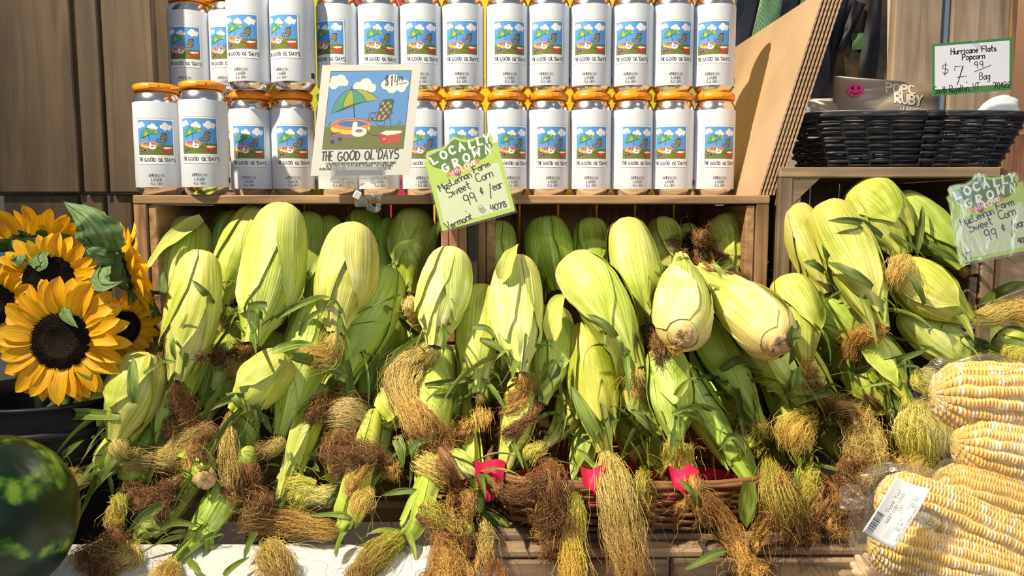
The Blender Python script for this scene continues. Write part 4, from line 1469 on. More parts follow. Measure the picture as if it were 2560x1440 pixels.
TINT = {'p': (1.06, 1.02, 1.16, 1), 'y': (.97, .98, .84, 1), 'g': (.86, .97, .78, 1), 'd': (.74, .88, .66, 1), 'w': (1.16, 1.10, 1.6, 1)}
SC = {'y': srgb(250, 232, 136), 'g': srgb(222, 222, 92), 'o': srgb(230, 184, 96), 'b': srgb(160, 110, 68), 'k': srgb(108, 72, 48), 'w': srgb(255, 240, 168)}

# key, points (butt ... neck end), body width, layer (0 = front), tint, silks, label
# silk: (points after the neck end, width, colour start, colour end, strands, frizz)
E = []
def ear(key, pts, w, lay, tint, silks, label, **kw):
    E.append(dict(key=key, pts=pts, w=w, lay=lay, tint=tint, silks=silks, label=label, **kw))


# --- left crate
ear('a4', [(708, 512), (678, 690), (628, 862)], 150, 0, 'p', [([(600, 880), (560, 895), (530, 880)], 70, 'b', 'k', 190, 1.2), ([(600, 890), (590, 915)], 60, 'y', 'o', 120, .5)], 'large pale ear whose tip reaches over the shelf edge, left crate')
ear('a7', [(886, 562), (862, 700), (838, 835)], 142, 0, 'p', [([(835, 862), (820, 890), (775, 885)], 64, 'y', 'o', 200, .5)], 'wide blunt ear with pale flat husk under the beer poster')
ear('a11', [(506, 628), (478, 800), (440, 955)], 122, 0, 'p', [([(445, 985), (460, 1010), (455, 1050)], 84, 'b', 'b', 240, 1.4)], 'long pale ear with light ribs at the left of the pile')
ear('a28', [(1132, 622), (1108, 740), (1086, 868)], 124, 0, 'w', [([(1060, 895), (1020, 915), (1008, 975), (1040, 1040)], 96, 'w', 'o', 330, .5), ([(1010, 985), (1050, 1060)], 90, 'o', 'b', 120, 1.3)], 'cream ear with the big blond silk tuft, centre of the pile')
ear('a30', [(1293, 640), (1292, 790), (1300, 935)], 128, 0, 'w', [([(1310, 965), (1285, 1000), (1245, 1020)], 72, 'o', 'k', 260, 1.0)], 'cream ear split into two husk halves with pointed flap, centre')
ear('a34', [(1415, 645), (1500, 745), (1592, 925)], 138, 0, 'p', [([(1592, 950), (1590, 968)], 58, 'y', 'o', 150, .4)], 'pale ear slanting to the lower right, right of centre')
ear('a37', [(1462, 806), (1482, 950), (1512, 1130)], 124, 0, 'y', [([(1525, 1170), (1545, 1250), (1560, 1340), (1575, 1425)], 92, 'y', 'b', 420, .8)], 'broad green ear in front with a very long hanging silk tail')
ear('a40', [(1706, 838, -.10), (1708, 745, -.02), (1700, 640, .04)], 134, 0, 'w', [([(1720, 618), (1690, 600)], 44, 'b', 'k', 90, 1.2)], 'whitish ear turned round with its cut stem facing the viewer, left of two', stub=True)
ear('a41', [(1944, 856, -.09), (1865, 770, -.02), (1752, 668, .04)], 138, 0, 'w', [([(1735, 650), (1790, 680), (1860, 690)], 20, 'b', 'b', 40, .8)], 'whitish ear with torn husk and cut stem facing the viewer, right of two', stub=True)
ear('a38', [(1655, 868), (1672, 970), (1692, 1105)], 112, 0, 'g', [([(1690, 1130), (1705, 1150)], 84, 'g', 'y', 170, .5), ([(1715, 1170), (1750, 1240)], 70, 'o', 'b', 200, 1.0)], 'striped green ear below the white cut stem')
ear('a29', [(1207, 712), (1196, 850), (1196, 985)], 106, 1, 'y', [([(1208, 1015), (1205, 1040)], 52, 'y', 'o', 120, .5), ([(1180, 1060), (1130, 1085)], 90, 'o', 'b', 200, 1.4)], 'plain yellowish ear between the two cream ears at the centre')
ear('a36', [(1380, 762), (1378, 880), (1352, 1010)], 106, 1, 'g', [([(1330, 1040), (1300, 1060)], 60, 'b', 'k', 90, 1.4)], 'ear with an opened husk flap right of the split cream ear')
ear('a15', [(372, 884), (335, 985), (285, 1105)], 132, 0, 'y', [([(300, 1130), (340, 1145), (420, 1150)], 56, 'y', 'b', 190, .8)], 'fat yellowish ear with a big leaf pointing left, lower left')
ear('a16', [(276, 958), (232, 1050), (190, 1155)], 112, 1, 'y', [([(190, 1185), (170, 1190)], 50, 'o', 'b', 100, 1.0)], 'yellow ear at the far left edge of the pile above the melon')
ear('a14', [(716, 888), (655, 955), (582, 1030)], 112, 0, 'y', [([(575, 1070), (570, 1130), (575, 1200)], 52, 'y', 'b', 200, .7)], 'short slanting yellow ear with thin silk hanging straight down, left half')
ear('a13', [(800, 740), (758, 900), (700, 1090)], 112, 1, 'y', [([(690, 1115), (660, 1120)], 44, 'y', 'b', 90, .8)], 'long curved ear under the wide blunt ear')
ear('a12', [(972, 668), (925, 790), (850, 955)], 126, 1, 'g', [([(830, 985), (800, 1000)], 50, 'b', 'k', 70, 1.2)], 'shaded green ear right of the wide blunt ear')
ear('a3', [(650, 520), (600, 640), (553, 760)], 112, 1.5, 'y', [([(548, 785), (550, 810)], 50, 'y', 'o', 110, .6)], 'slanting ear with dark flap left of the ear that overlaps the shelf')
ear('a10', [(1037, 525), (1030, 620), (1022, 735)], 106, 1.8, 'y', [([(1028, 765), (1035, 785)], 46, 'w', 'o', 110, .4)], 'upright ear under the shelf next to the green price sign, left')
ear('a1', [(484, 545), (450, 660), (420, 800)], 124, 2, 'y', [([(415, 840), (405, 870)], 26, 'b', 'k', 40, 1.0)], 'half shaded ear leaning against the left crate wall')
ear('a5', [(775, 532), (768, 640), (756, 760)], 92, 2, 'g', [], 'shaded green ear behind the tallest ear, right of it')
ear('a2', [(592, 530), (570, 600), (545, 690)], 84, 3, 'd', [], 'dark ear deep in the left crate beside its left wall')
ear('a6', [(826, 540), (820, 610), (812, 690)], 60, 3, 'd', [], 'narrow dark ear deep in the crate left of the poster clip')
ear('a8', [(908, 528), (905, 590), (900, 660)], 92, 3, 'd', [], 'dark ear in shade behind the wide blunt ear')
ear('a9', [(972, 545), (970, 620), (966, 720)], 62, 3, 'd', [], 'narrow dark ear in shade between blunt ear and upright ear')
# --- middle crate
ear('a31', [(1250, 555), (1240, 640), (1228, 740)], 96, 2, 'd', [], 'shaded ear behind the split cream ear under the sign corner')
ear('a32', [(1363, 545), (1375, 630), (1390, 730)], 116, 2, 'g', [], 'half shaded ear with star-folded husk top under the shelf')
ear('a33', [(1472, 548), (1485, 630), (1500, 720)], 98, 2, 'g', [], 'half shaded ear behind the slanting pale ear')
ear('a35', [(1560, 548), (1590, 680), (1616, 815)], 118, 1, 'y', [([(1640, 850), (1655, 870)], 60, 'b', 'k', 120, 1.4)], 'tall smooth ear reaching up to the shelf right of centre')
ear('a42', [(1652, 545), (1662, 610), (1680, 700)], 78, 2, 'y', [], 'small ear with pointed pale tip under the shelf')
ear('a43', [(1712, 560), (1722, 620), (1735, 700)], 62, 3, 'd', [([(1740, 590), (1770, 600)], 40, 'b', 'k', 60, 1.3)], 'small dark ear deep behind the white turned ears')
ear('a44', [(1800, 540), (1840, 620), (1880, 715)], 126, 2, 'y', [], 'wide ear beside the right wall of the middle crate')
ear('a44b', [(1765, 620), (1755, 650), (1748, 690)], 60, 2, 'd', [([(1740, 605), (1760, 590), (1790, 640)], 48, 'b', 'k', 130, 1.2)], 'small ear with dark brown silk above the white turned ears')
ear('a45', [(1962, 690), (1995, 780), (2015, 905)], 112, 1, 'y', [([(2020, 935), (2030, 960)], 74, 'o', 'k', 210, 1.4)], 'smooth yellow-green ear right of the torn white ear')
# --- right crate
ear('a47', [(2062, 505), (2130, 650), (2205, 825)], 128, 0, 'y', [([(2185, 830), (2140, 850), (2125, 890)], 56, 'o', 'b', 260, .8)], 'long thick ear with two dark leaves in the right crate')
ear('a48', [(2130, 466), (2195, 530), (2262, 640)], 136, 1, 'g', [([(2255, 660), (2240, 680)], 56, 'y', 'o', 170, .7)], 'thick ear lying high under the brace of the right crate')
ear('a49', [(2235, 490), (2320, 570), (2405, 670)], 92, 1, 'g', [([(2425, 700), (2435, 740)], 46, 'o', 'b', 110, .8)], 'darker ear at the back of the right crate next to the sign')
ear('a50', [(2235, 668), (2320, 730), (2425, 800)], 128, 0, 'y', [([(2470, 795), (2520, 775), (2570, 780)], 64, 'y', 'o', 330, .5)], 'ear with blond silk brush pointing right, below the glossy sign')
ear('a51', [(2255, 772), (2350, 850), (2445, 925)], 106, 0, 'p', [([(2480, 920), (2520, 925)], 26, 'o', 'b', 60, .6)], 'pale wrinkled ear just above the bagged corn')
ear('a46', [(1985, 510), (2020, 620), (2068, 735)], 90, 1, 'y', [], 'narrow yellow ear along the left post of the right crate')
ear('a52', [(2025, 735), (2095, 800), (2170, 880)], 108, 1, 'y', [], 'smooth ear lying under the thick ear of the right crate')
ear('a53', [(2030, 850), (2085, 900), (2150, 960)], 90, 2, 'y', [], 'half hidden ear below the smooth one at the right')
ear('a54', [(2170, 830), (2215, 900), (2260, 990)], 78, 1, 'y', [([(2280, 1010), (2330, 1020)], 40, 'g', 'o', 60, .5)], 'narrow crumpled ear neck below the curled brown silk')
# --- lower right of the heap
ear('b1', [(1795, 880), (1850, 970), (1900, 1060)], 96, 1, 'g', [([(1895, 1080), (1880, 1090)], 84, 'y', 'g', 200, .6)], 'ear with yellow silk ruff below the two white turned ears')
ear('b2', [(1905, 870), (1965, 950), (2005, 1012)], 104, 1, 'g', [([(2010, 1050), (1990, 1075)], 92, 'g', 'o', 260, .6)], 'short ear with round golden silk brush, lower right')
ear('b3', [(1735, 985), (1800, 1090), (1888, 1225)], 92, 1, 'g', [], 'long slim ear with a pointed green leaf end at the lower right', bladeend=True)
ear('b4', [(1830, 1010), (1870, 1060), (1905, 1110)], 86, 2, 'g', [([(1920, 1160), (1945, 1240), (1975, 1300)], 66, 'g', 'b', 320, .9)], 'ear neck with long golden silk falling beside the basket')
ear('b5', [(2080, 900), (2130, 960), (2160, 1010)], 90, 2, 'g', [([(2155, 1060), (2140, 1100), (2150, 1150)], 96, 'y', 'b', 340, 1.3)], 'ear hidden under a matted tangle of golden silk')
ear('b6', [(2150, 930), (2185, 990), (2205, 1040)], 84, 1, 'y', [([(2190, 1060), (2150, 1080)], 30, 'k', 'b', 60, .9)], 'crumpled yellow ear tip beside the silk tangle')
ear('b7', [(2195, 880), (2245, 920), (2280, 945)], 78, 1, 'g', [([(2305, 950), (2325, 955)], 62, 'g', 'y', 180, .5)], 'ear ending in a round green-gold silk ball near the bag')
ear('b8', [(2200, 1020), (2245, 1040), (2275, 1050)], 90, 2, 'g', [([(2300, 1060), (2310, 1085), (2300, 1120)], 118, 'y', 'g', 460, .6)], 'ear with the largest blond silk ball beside the bagged corn')
ear('b9', [(2250, 1100), (2280, 1130), (2290, 1150)], 60, 2, 'g', [([(2295, 1160), (2290, 1175)], 56, 'g', 'o', 150, .8)], 'small ear tip with green silk just above the bagged corn')
ear('b10', [(1985, 1080), (2005, 1140), (2015, 1175)], 60, 1, 'g', [([(2025, 1200), (2010, 1240), (2000, 1290)], 92, 'g', 'b', 330, 1.2)], 'ear tip with brown gold silk over the right end of the basket')
ear('b11', [(1590, 975), (1615, 1030), (1650, 1090)], 84, 1, 'y', [], 'yellow ear emerging below the orange silk of the slanting ear')
ear('b12', [(1575, 1100), (1595, 1140), (1605, 1175)], 60, 2, 'g', [([(1608, 1200), (1605, 1240)], 56, 'g', 'b', 170, 1.1)], 'small ear tip with green silk over the basket rim')
ear('b13', [(1640, 1150), (1680, 1190), (1700, 1215)], 60, 2, 'g', [([(1770, 1250), (1830, 1330), (1860, 1400)], 74, 'b', 'o', 320, 1.1)], 'hidden ear whose dark silk hangs down to the crate rim')
ear('b14', [(2490, 840), (2540, 870), (2570, 890)], 80, 1, 'g', [([(2555, 900), (2545, 940)], 80, 'g', 'o', 200, .8)], 'ear with golden silk at the right picture edge')
ear('b15', [(2015, 925), (2048, 985), (2072, 1022)], 84, 1, 'g', [([(2110, 1015), (2165, 1050), (2190, 1115)], 96, 'b', 'y', 280, 1.2), ([(2075, 948), (2160, 985), (2205, 1035), (2200, 1110)], 20, 'k', 'b', 60, .6)], 'ear ending in loose tangled silk with a dark twisted strand, lower right')
ear('b16', [(2060, 1085), (2088, 1128), (2100, 1158)], 58, 2, 'g', [([(2112, 1190), (2122, 1240), (2104, 1285)], 96, 'b', 'k', 240, 1.3)], 'small ear tip with dark brown silk left of the bag knot')
ear('b17', [(1925, 1120), (1945, 1150), (1955, 1172)], 56, 2, 'g', [([(1955, 1200), (1960, 1245), (1940, 1300)], 92, 'o', 'k', 240, 1.2)], 'small ear tip with brown silk over the right end of the brown basket')
# --- lower middle
ear('c1', [(1075, 1030), (1062, 1085), (1045, 1150)], 92, 1, 'y', [([(1080, 1170), (1110, 1180)], 80, 'y', 'o', 170, .8), ([(1100, 1120), (1150, 1200), (1160, 1240)], 92, 'b', 'k', 260, 1.3)], 'short yellow ear with brown silk, lower centre')
ear('c2', [(1138, 970), (1132, 1040), (1124, 1110)], 78, 2, 'y', [], 'shadow-striped ear between the blond tuft and the centre')
ear('c3', [(1300, 1040), (1280, 1110), (1250, 1205)], 84, 1, 'y', [([(1250, 1225), (1300, 1230), (1360, 1200)], 62, 'b', 'k', 200, 1.4)], 'narrow husk cone pointing down to the red liner')
ear('c4', [(1430, 1010), (1410, 1060), (1362, 1112)], 82, 1, 'p', [([(1345, 1125), (1330, 1130)], 48, 'y', 'g', 120, .4), ([(1370, 1160), (1385, 1220), (1400, 1290)], 120, 'b', 'k', 420, 1.4)], 'pale twisted ear tip above the brown silk clump, centre')
ear('c5', [(1465, 1110), (1450, 1170), (1440, 1230)], 62, 1, 'g', [([(1432, 1270), (1430, 1350), (1432, 1425)], 64, 'g', 'o', 340, .8)], 'narrow ear with bright green silk hanging over the basket front')
ear('c6', [(985, 1015), (965, 1045), (935, 1055)], 84, 1, 'y', [([(890, 1050), (860, 1040), (820, 1060)], 78, 'w', 'b', 260, .5), ([(870, 1090), (840, 1120), (900, 1140)], 130, 'b', 'k', 420, 1.5), ([(900, 1000), (850, 1000), (800, 1020)], 84, 'o', 'k', 260, 1.3)], 'ear lost in the largest brown silk mass, lower centre left')
ear('c7', [(1115, 1140), (1150, 1160), (1205, 1198)], 52, 0, 'w', [], 'open pale husk tube pointing right above the red liner', hollow=True)
ear('c8', [(1070, 1190), (1068, 1230), (1072, 1255)], 60, 1, 'g', [([(1070, 1270), (1100, 1300), (1150, 1330)], 84, 'g', 'b', 260, 1.2), ([(1100, 1330), (1110, 1380), (1120, 1430)], 110, 'b', 'o', 300, 1.2)], 'ear tip with shaggy brown silk at the crate corner')
ear('c9', [(1185, 1215), (1195, 1260), (1205, 1290)], 44, 1, 'y', [([(1215, 1330), (1215, 1380)], 56, 'y', 'b', 180, 1.0)], 'thin straw coloured husk stalk beside the red liner')
# --- lower left
ear('d1', [(440, 985), (415, 1060), (398, 1140)], 74, 1, 'p', [([(430, 1140), (470, 1105), (510, 1090)], 66, 'y', 'b', 260, .8)], 'pale ear tip under the brown silk of the long left ear')
ear('d2', [(560, 910), (535, 985), (505, 1060)], 84, 2, 'g', [([(490, 1080), (500, 1120)], 70, 'b', 'k', 150, 1.3)], 'ribbed ear behind the short slanting one, left half')
ear('d3', [(478, 1120, .05), (496, 1160, .01), (514, 1197, -.035)], 76, 0, 'g', [], 'ear with round white cut stem end in the lower left tangle', stubend=True)
ear('d4', [(548, 1262), (505, 1330), (432, 1405)], 72, 0, 'g', [([(420, 1430), (410, 1450)], 70, 'y', 'o', 180, .5)], 'green ear neck lying over the white box, left')
ear('d5', [(610, 1050), (620, 1100), (628, 1155)], 72, 2, 'g', [([(620, 1190), (630, 1250)], 90, 'b', 'k', 240, 1.3)], 'leafy ear neck with brown silk, lower left centre')
ear('d6', [(760, 1080), (730, 1160), (690, 1285)], 66, 1, 'y', [([(640, 1300), (660, 1250), (600, 1220)], 70, 'b', 'k', 200, 1.4)], 'long thin yellow-green husk strip with pointed end')
ear('d7', [(850, 1150), (855, 1195), (845, 1230)], 66, 1, 'y', [([(800, 1240), (760, 1235)], 62, 'w', 'g', 160, .6), ([(790, 1210), (745, 1215)], 56, 'g', 'y', 140, .3)], 'ear tip with light yellow silk pointing left, lower left centre')
ear('d8', [(880, 1255), (868, 1300), (840, 1330)], 66, 0, 'y', [([(790, 1320), (720, 1305), (630, 1300)], 62, 'o', 'k', 360, .9)], 'ear tip with a long horizontal rope of brown silk')
ear('d9', [(690, 1310), (685, 1345), (680, 1362)], 50, 1, 'g', [([(680, 1390), (700, 1430)], 80, 'y', 'b', 280, .9)], 'ear tip with golden silk over the white box')
ear('d10', [(1035, 1300), (1020, 1325), (1005, 1340)], 54, 0, 'g', [([(970, 1365), (930, 1400), (900, 1435)], 74, 'g', 'b', 300, .6)], 'ear tip with golden silk brush lying on the white box, centre')
ear('d11', [(935, 1150), (930, 1190), (925, 1215)], 62, 1, 'g', [([(915, 1240), (900, 1260)], 54, 'y', 'o', 120, .6)], 'small leafy ear tip below the largest brown silk mass')
ear('d12', [(285, 1130), (255, 1170), (225, 1195)], 62, 0, 'y', [([(200, 1200), (180, 1190)], 46, 'y', 'b', 110, .9)], 'yellow ear tip next to the watermelon')
ear('d13', [(400, 1290), (360, 1330), (330, 1370)], 66, 0, 'g', [([(325, 1390), (300, 1400), (250, 1390)], 96, 'y', 'b', 360, 1.0), ([(300, 1320), (280, 1370), (230, 1390)], 100, 'b', 'k', 260, 1.3)], 'ear tip with yellow and brown silk beside the watermelon')
ear('d14', [(340, 1170), (330, 1200), (320, 1215)], 54, 1, 'g', [([(340, 1240), (400, 1240), (430, 1220)], 100, 'b', 'k', 320, 1.4), ([(300, 1240), (290, 1280)], 50, 'g', 'o', 120, .8)], 'ear tip under dark matted silk, lower left')
# ears buried behind the front ones, glimpsed in gaps
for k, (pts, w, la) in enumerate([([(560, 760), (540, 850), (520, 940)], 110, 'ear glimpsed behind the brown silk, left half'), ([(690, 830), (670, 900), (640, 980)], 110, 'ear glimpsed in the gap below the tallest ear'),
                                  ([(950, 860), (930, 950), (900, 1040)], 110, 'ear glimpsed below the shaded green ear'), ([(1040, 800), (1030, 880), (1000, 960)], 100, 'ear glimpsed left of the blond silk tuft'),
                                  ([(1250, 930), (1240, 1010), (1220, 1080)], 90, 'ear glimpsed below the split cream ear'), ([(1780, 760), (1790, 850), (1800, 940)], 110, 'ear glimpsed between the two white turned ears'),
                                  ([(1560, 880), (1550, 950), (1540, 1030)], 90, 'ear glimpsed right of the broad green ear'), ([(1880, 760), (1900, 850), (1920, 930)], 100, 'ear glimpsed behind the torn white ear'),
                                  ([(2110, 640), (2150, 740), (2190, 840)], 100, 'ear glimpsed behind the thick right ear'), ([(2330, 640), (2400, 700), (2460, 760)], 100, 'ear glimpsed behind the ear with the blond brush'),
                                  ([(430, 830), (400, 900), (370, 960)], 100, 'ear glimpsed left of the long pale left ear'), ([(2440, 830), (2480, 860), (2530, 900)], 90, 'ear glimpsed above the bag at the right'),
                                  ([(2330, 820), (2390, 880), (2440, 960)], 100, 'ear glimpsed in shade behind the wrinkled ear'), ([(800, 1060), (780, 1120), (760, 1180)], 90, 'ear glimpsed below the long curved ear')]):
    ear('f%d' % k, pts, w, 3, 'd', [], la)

# ---- place the ears: front ones first, later ones slide back until they touch
def spine(e, extra):
    P2 = np.array([(p[0], p[1], (p[2] if len(p) > 2 else 0.0)) for p in e['pts']], float)
    S2 = spline(P2, 33)
    out = []
    for x, y, d in S2:
        Y = D0(y) + np.interp(e['lay'], [0, 1, 2, 3], LAYD) + extra + d
        out.append(at(x, y, Y))
    C_ = np.array([list(p) for p in out])
    L = np.linalg.norm(np.diff(C_, axis=0), axis=1).sum()
    if L < .17 and e['pts'][0][1] > 850 and not e.get('hollow') and not e.get('stub') and e['key'] not in ('a15', 'a16', 'a14', 'a38', 'd3', 'a51'):
        # most of this ear is buried: its butt runs back and up into the heap
        d = C_[0] - C_[8]; d /= np.linalg.norm(d)
        d = d * .55 + np.array([0, .80, .25]); d /= np.linalg.norm(d)
        ctl = np.array([C_[0] + d * (.19 - L), C_[0] + d * (.19 - L) * .45, C_[0], C_[16], C_[32]])
        C_ = spline(ctl, 33)
    return C_


PROF_S = np.array([0, .012, .035, .08, .15, .27, .42, .56, .68, .79, .88, .95, 1.0])
PROF_R = np.array([.14, .34, .52, .70, .83, .945, 1.0, .985, .89, .69, .47, .35, .28])
PROF_F = np.array([.30, .42, .60, .80, .93, 1.0, .99, .91, .76, .56, .38, .29, .22])     # butt towards the viewer
def prof(s, fat=False): return np.interp(s, PROF_S, PROF_F if fat else PROF_R)


placed = []          # (centres, radii)
for e in sorted(E, key=lambda q: q['lay']):
    ex = 0.0
    for it in range(14):
        C_ = spine(e, ex)
        dm = np.mean(C_[:, 1])
        R_ = prof(np.linspace(0, 1, 33), e.get('stub')) * e['w'] / 2 / F * dm
        worst = 0
        for c2_, r2_ in placed:
            d = np.linalg.norm(C_[:, None] - c2_[None], axis=2) - .86 * (R_[:, None] + r2_[None])
            worst = min(worst, d.min())
        if worst > -.002 or ex > .13:
            break
        ex += min(.03, max(.006, -worst * .8))
    e['C'] = C_; e['R'] = R_
    placed.append((C_, R_))

AC = np.vstack([e['C'] for e in E]); AR = np.concatenate([e['R'] for e in E])
APX = np.array([proj(p) for p in AC]); APR = AR * F / AC[:, 1]


def front(px, py):
    """distance of the front of the heap along a pixel"""
    d2 = (APX[:, 0] - px) ** 2 + (APX[:, 1] - py) ** 2
    m = d2 < APR ** 2
    lim = 9.0
    if 1170 < px < 1960 and py > 1195: lim = .872
    if px > 1060 and py > 1365: lim = .856
    if not m.any():
        return min(lim, D0(py) + (.03 if py < 1250 else 0))
    return min(lim, float((AC[m, 1] - np.sqrt(np.maximum(0, APR[m] ** 2 - d2[m])) / F * AC[m, 1]).min()))


def drape(pts, n, lift, start=None):
    """lay a picture path on the front of the heap -> (n,3)"""
    S2 = spline(np.array(pts, float), n)
    Y = np.array([front(x, y) for x, y in S2]) - lift
    if start is not None:
        Y[0] = min(start, Y[0] + .02)
    # smooth, never dipping far into the heap
    for _ in range(6):
        Ys = np.convolve(np.pad(Y, 2, mode='edge'), np.ones(5) / 5, 'valid')
        Y = np.minimum(Ys, Y + .006)
    return np.array([list(at(x, y, d)) for (x, y), d in zip(S2, Y)])


def frames(C_):
    T = np.gradient(C_, axis=0); T /= np.linalg.norm(T, axis=1)[:, None]
    A = np.zeros_like(T)
    ref = np.array([0., -1., .35])
    for i in range(len(T)):
        a = ref - T[i] * (ref @ T[i]); A[i] = a / np.linalg.norm(a)
    return T, A, np.cross(T, A)


def strands(name, P, cols, rad, parent, core=None):
    """P (n,m,3) strand points, cols (n,m,3), rad (m,) -> one mesh of three-sided hairs"""
    n, m, _ = P.shape
    T = np.gradient(P, axis=1); T /= np.linalg.norm(T, axis=2)[..., None] + 1e-9
    ref = RS.normal(size=(n, 1, 3))
    A = np.cross(T, np.broadcast_to(ref, T.shape)); A /= np.linalg.norm(A, axis=2)[..., None] + 1e-9
    B = np.cross(T, A)
    V = []
    for k in range(3):
        a = k * 2.0944
        V.append(P + (A * math.cos(a) + B * math.sin(a)) * rad[None, :, None])
    V = np.stack(V, 2)                                  # n,m,3,3
    q = gridq(m, 3, True)
    Q = (q[None] + (np.arange(n) * m * 3)[:, None, None]).reshape(-1, 4)
    Cc = np.repeat(cols[:, :, None, :], 3, axis=2)
    o = mesh_np(name, V.reshape(-1, 3), Q, M['silk'], parent, color=Cc.reshape(-1, 3))
    o['kind'] = 'stuff'
    return o


def silk(parent, e, spec, idx):
    pts, w, c0, c1, n, fz = spec
    end = proj(e['C'][-1])
    chain = idx > 0 and len(pts) > 1
    path2 = list(pts) if chain else [end] + list(pts)
    if not chain and math.hypot(path2[1][0] - end[0], path2[1][1] - end[1]) > 90:
        path2 = [(2 * pts[0][0] - pts[min(1, len(pts) - 1)][0], 2 * pts[0][1] - pts[min(1, len(pts) - 1)][1])] + list(pts) if len(pts) > 1 else path2
    # let the tail run on a little, drooping
    l2 = np.array(path2[-1], float) - np.array(path2[-2], float)
    k_ = .55 if len(pts) < 3 else .2
    path2 = path2 + [tuple(np.array(path2[-1], float) + l2 * k_ + np.array([0, w * (.32 if len(pts) < 3 else .12)]))]
    m = 40
    C_ = drape(path2, m, w / F * .32)
    if not chain:
        # leave the neck smoothly
        k = np.linspace(1, 0, 8)[:, None] ** 1.5
        C_[:8] = C_[:8] * (1 - k) + (e['C'][-1] + (C_[:8] - C_[0])) * k
    T, A, B = frames(C_)
    Rw = w / 2 / F * np.mean(C_[:, 1])
    s = np.linspace(0, 1, m)
    env = np.interp(s, [0, .15, .45, .8, 1], [.36, .62, .92, .86, .62]) * Rw
    if fz > .95:
        env = np.interp(s, [0, .15, .5, .85, 1], [.55, .75, .82, .74, .5]) * Rw
    env = env * (1 + .16 * np.sin(s * 9 + RS.uniform(0, 6)) + .12 * np.sin(s * 17 + RS.uniform(0, 6)))
    n = int(n * 1.62)
    mm = 11 if fz > .7 else 10
    r = RS
    if fz > .95:
        t0 = r.uniform(-.05, .7, n); t1 = t0 + r.uniform(.25, .55, n)
    else:
        t0 = r.uniform(-.02, .22, n) ** 1.0; t1 = r.uniform(.55, 1.08, n)
    tt = t0[:, None] + (t1 - t0)[:, None] * np.linspace(0, 1, mm)[None]
    tc = np.clip(tt, 0, 1)
    def ip(Ar): return np.stack([np.interp(tc, s, Ar[:, k]) for k in range(3)], -1)
    P = ip(C_) + ip(T) * ((tt - tc) * np.linalg.norm(C_[-1] - C_[0]))[..., None]
    rr = np.sqrt(r.uniform(.25, 1.1, n)); an = r.uniform(0, 6.283, n)
    x = np.arange(mm)[None] / (mm - 1.0)
    ev = np.interp(tc, s, env)
    ca, sa = rr[:, None] * np.cos(an)[:, None], rr[:, None] * np.sin(an)[:, None]
    amp = (.10 + .26 * fz)
    for k_ in range(3):
        fq = r.uniform(1.0, 4.5 + 5 * fz, (n, 1)) * (1 + k_ * .6); ak = amp / (1 + k_ * .7)
        ca = ca + ak * np.sin(x * fq + r.uniform(0, 6.283, (n, 1))) * r.uniform(.3, 1, (n, 1))
        sa = sa + ak * np.sin(x * fq * 1.1 + r.uniform(0, 6.283, (n, 1))) * r.uniform(.3, 1, (n, 1))
    drift = r.normal(0, .32 * fz, (2, n, 1))
    ca = (ca + drift[0] * (x - .5)) * ev; sa = (sa + drift[1] * (x - .5)) * ev
    P = P + ip(A) * ca[..., None] + ip(B) * sa[..., None]
    cu = .0013 * (0.3 + fz * 1.3)
    for ax in range(3):
        P[..., ax] += cu * np.sin(x * r.uniform(5, 20, n)[:, None] + r.uniform(0, 6, n)[:, None]) * r.uniform(.2, 1, n)[:, None]
    # a few stray hairs
    st = r.uniform(size=n) < .13
    P[st] += (r.normal(size=(st.sum(), 1, 3)) * .012) * x[..., None] * np.ones((st.sum(), 1, 1))
    P[..., 2] -= (x ** 2 * .004 * fz)
    a_, b_ = np.array(SC[c0][:3]), np.array(SC[c1][:3])
    mixv = np.clip(tc + r.normal(0, .16, n)[:, None], 0, 1)[..., None]
    cols = (a_ * (1 - mixv) + b_ * mixv) * r.uniform(.7, 1.35, (n, 1, 1))
    pale = r.uniform(size=n) < .12
    cols[pale] = cols[pale] * .5 + np.array(SC['y'][:3]) * .42
    rad = np.interp(np.linspace(0, 1, mm), [0, .7, 1], [.00025, .00024, .00013]) * (1.12 if fz > .95 else 1.0)
    strands('silk', P, cols, rad, parent)
    # matted core
    an = np.linspace(0, 2 * np.pi, 10, endpoint=False)
    lump = 1 + .18 * np.sin(np.arange(m)[:, None] * .9 + 3 * an[None] + idx) + .1 * np.sin(np.arange(m)[:, None] * 2.1 + 5 * an[None])
    rc = (.5 * env * np.interp(s, [0, .05, .8, 1], [.9, 1, .8, .1]))[:, None] * lump
    V = C_[:, None] + A[:, None] * (np.cos(an)[None] * rc)[..., None] + B[:, None] * (np.sin(an)[None] * rc)[..., None]
    mix_ = np.repeat(s[:, None], 10, 1)[..., None]
    cc = (a_ * (1 - mix_) + b_ * mix_) * .8
    mesh_np('silk_core', V.reshape(-1, 3), gridq(m, 10, True), M['silk'], parent, color=cc.reshape(-1, 3))


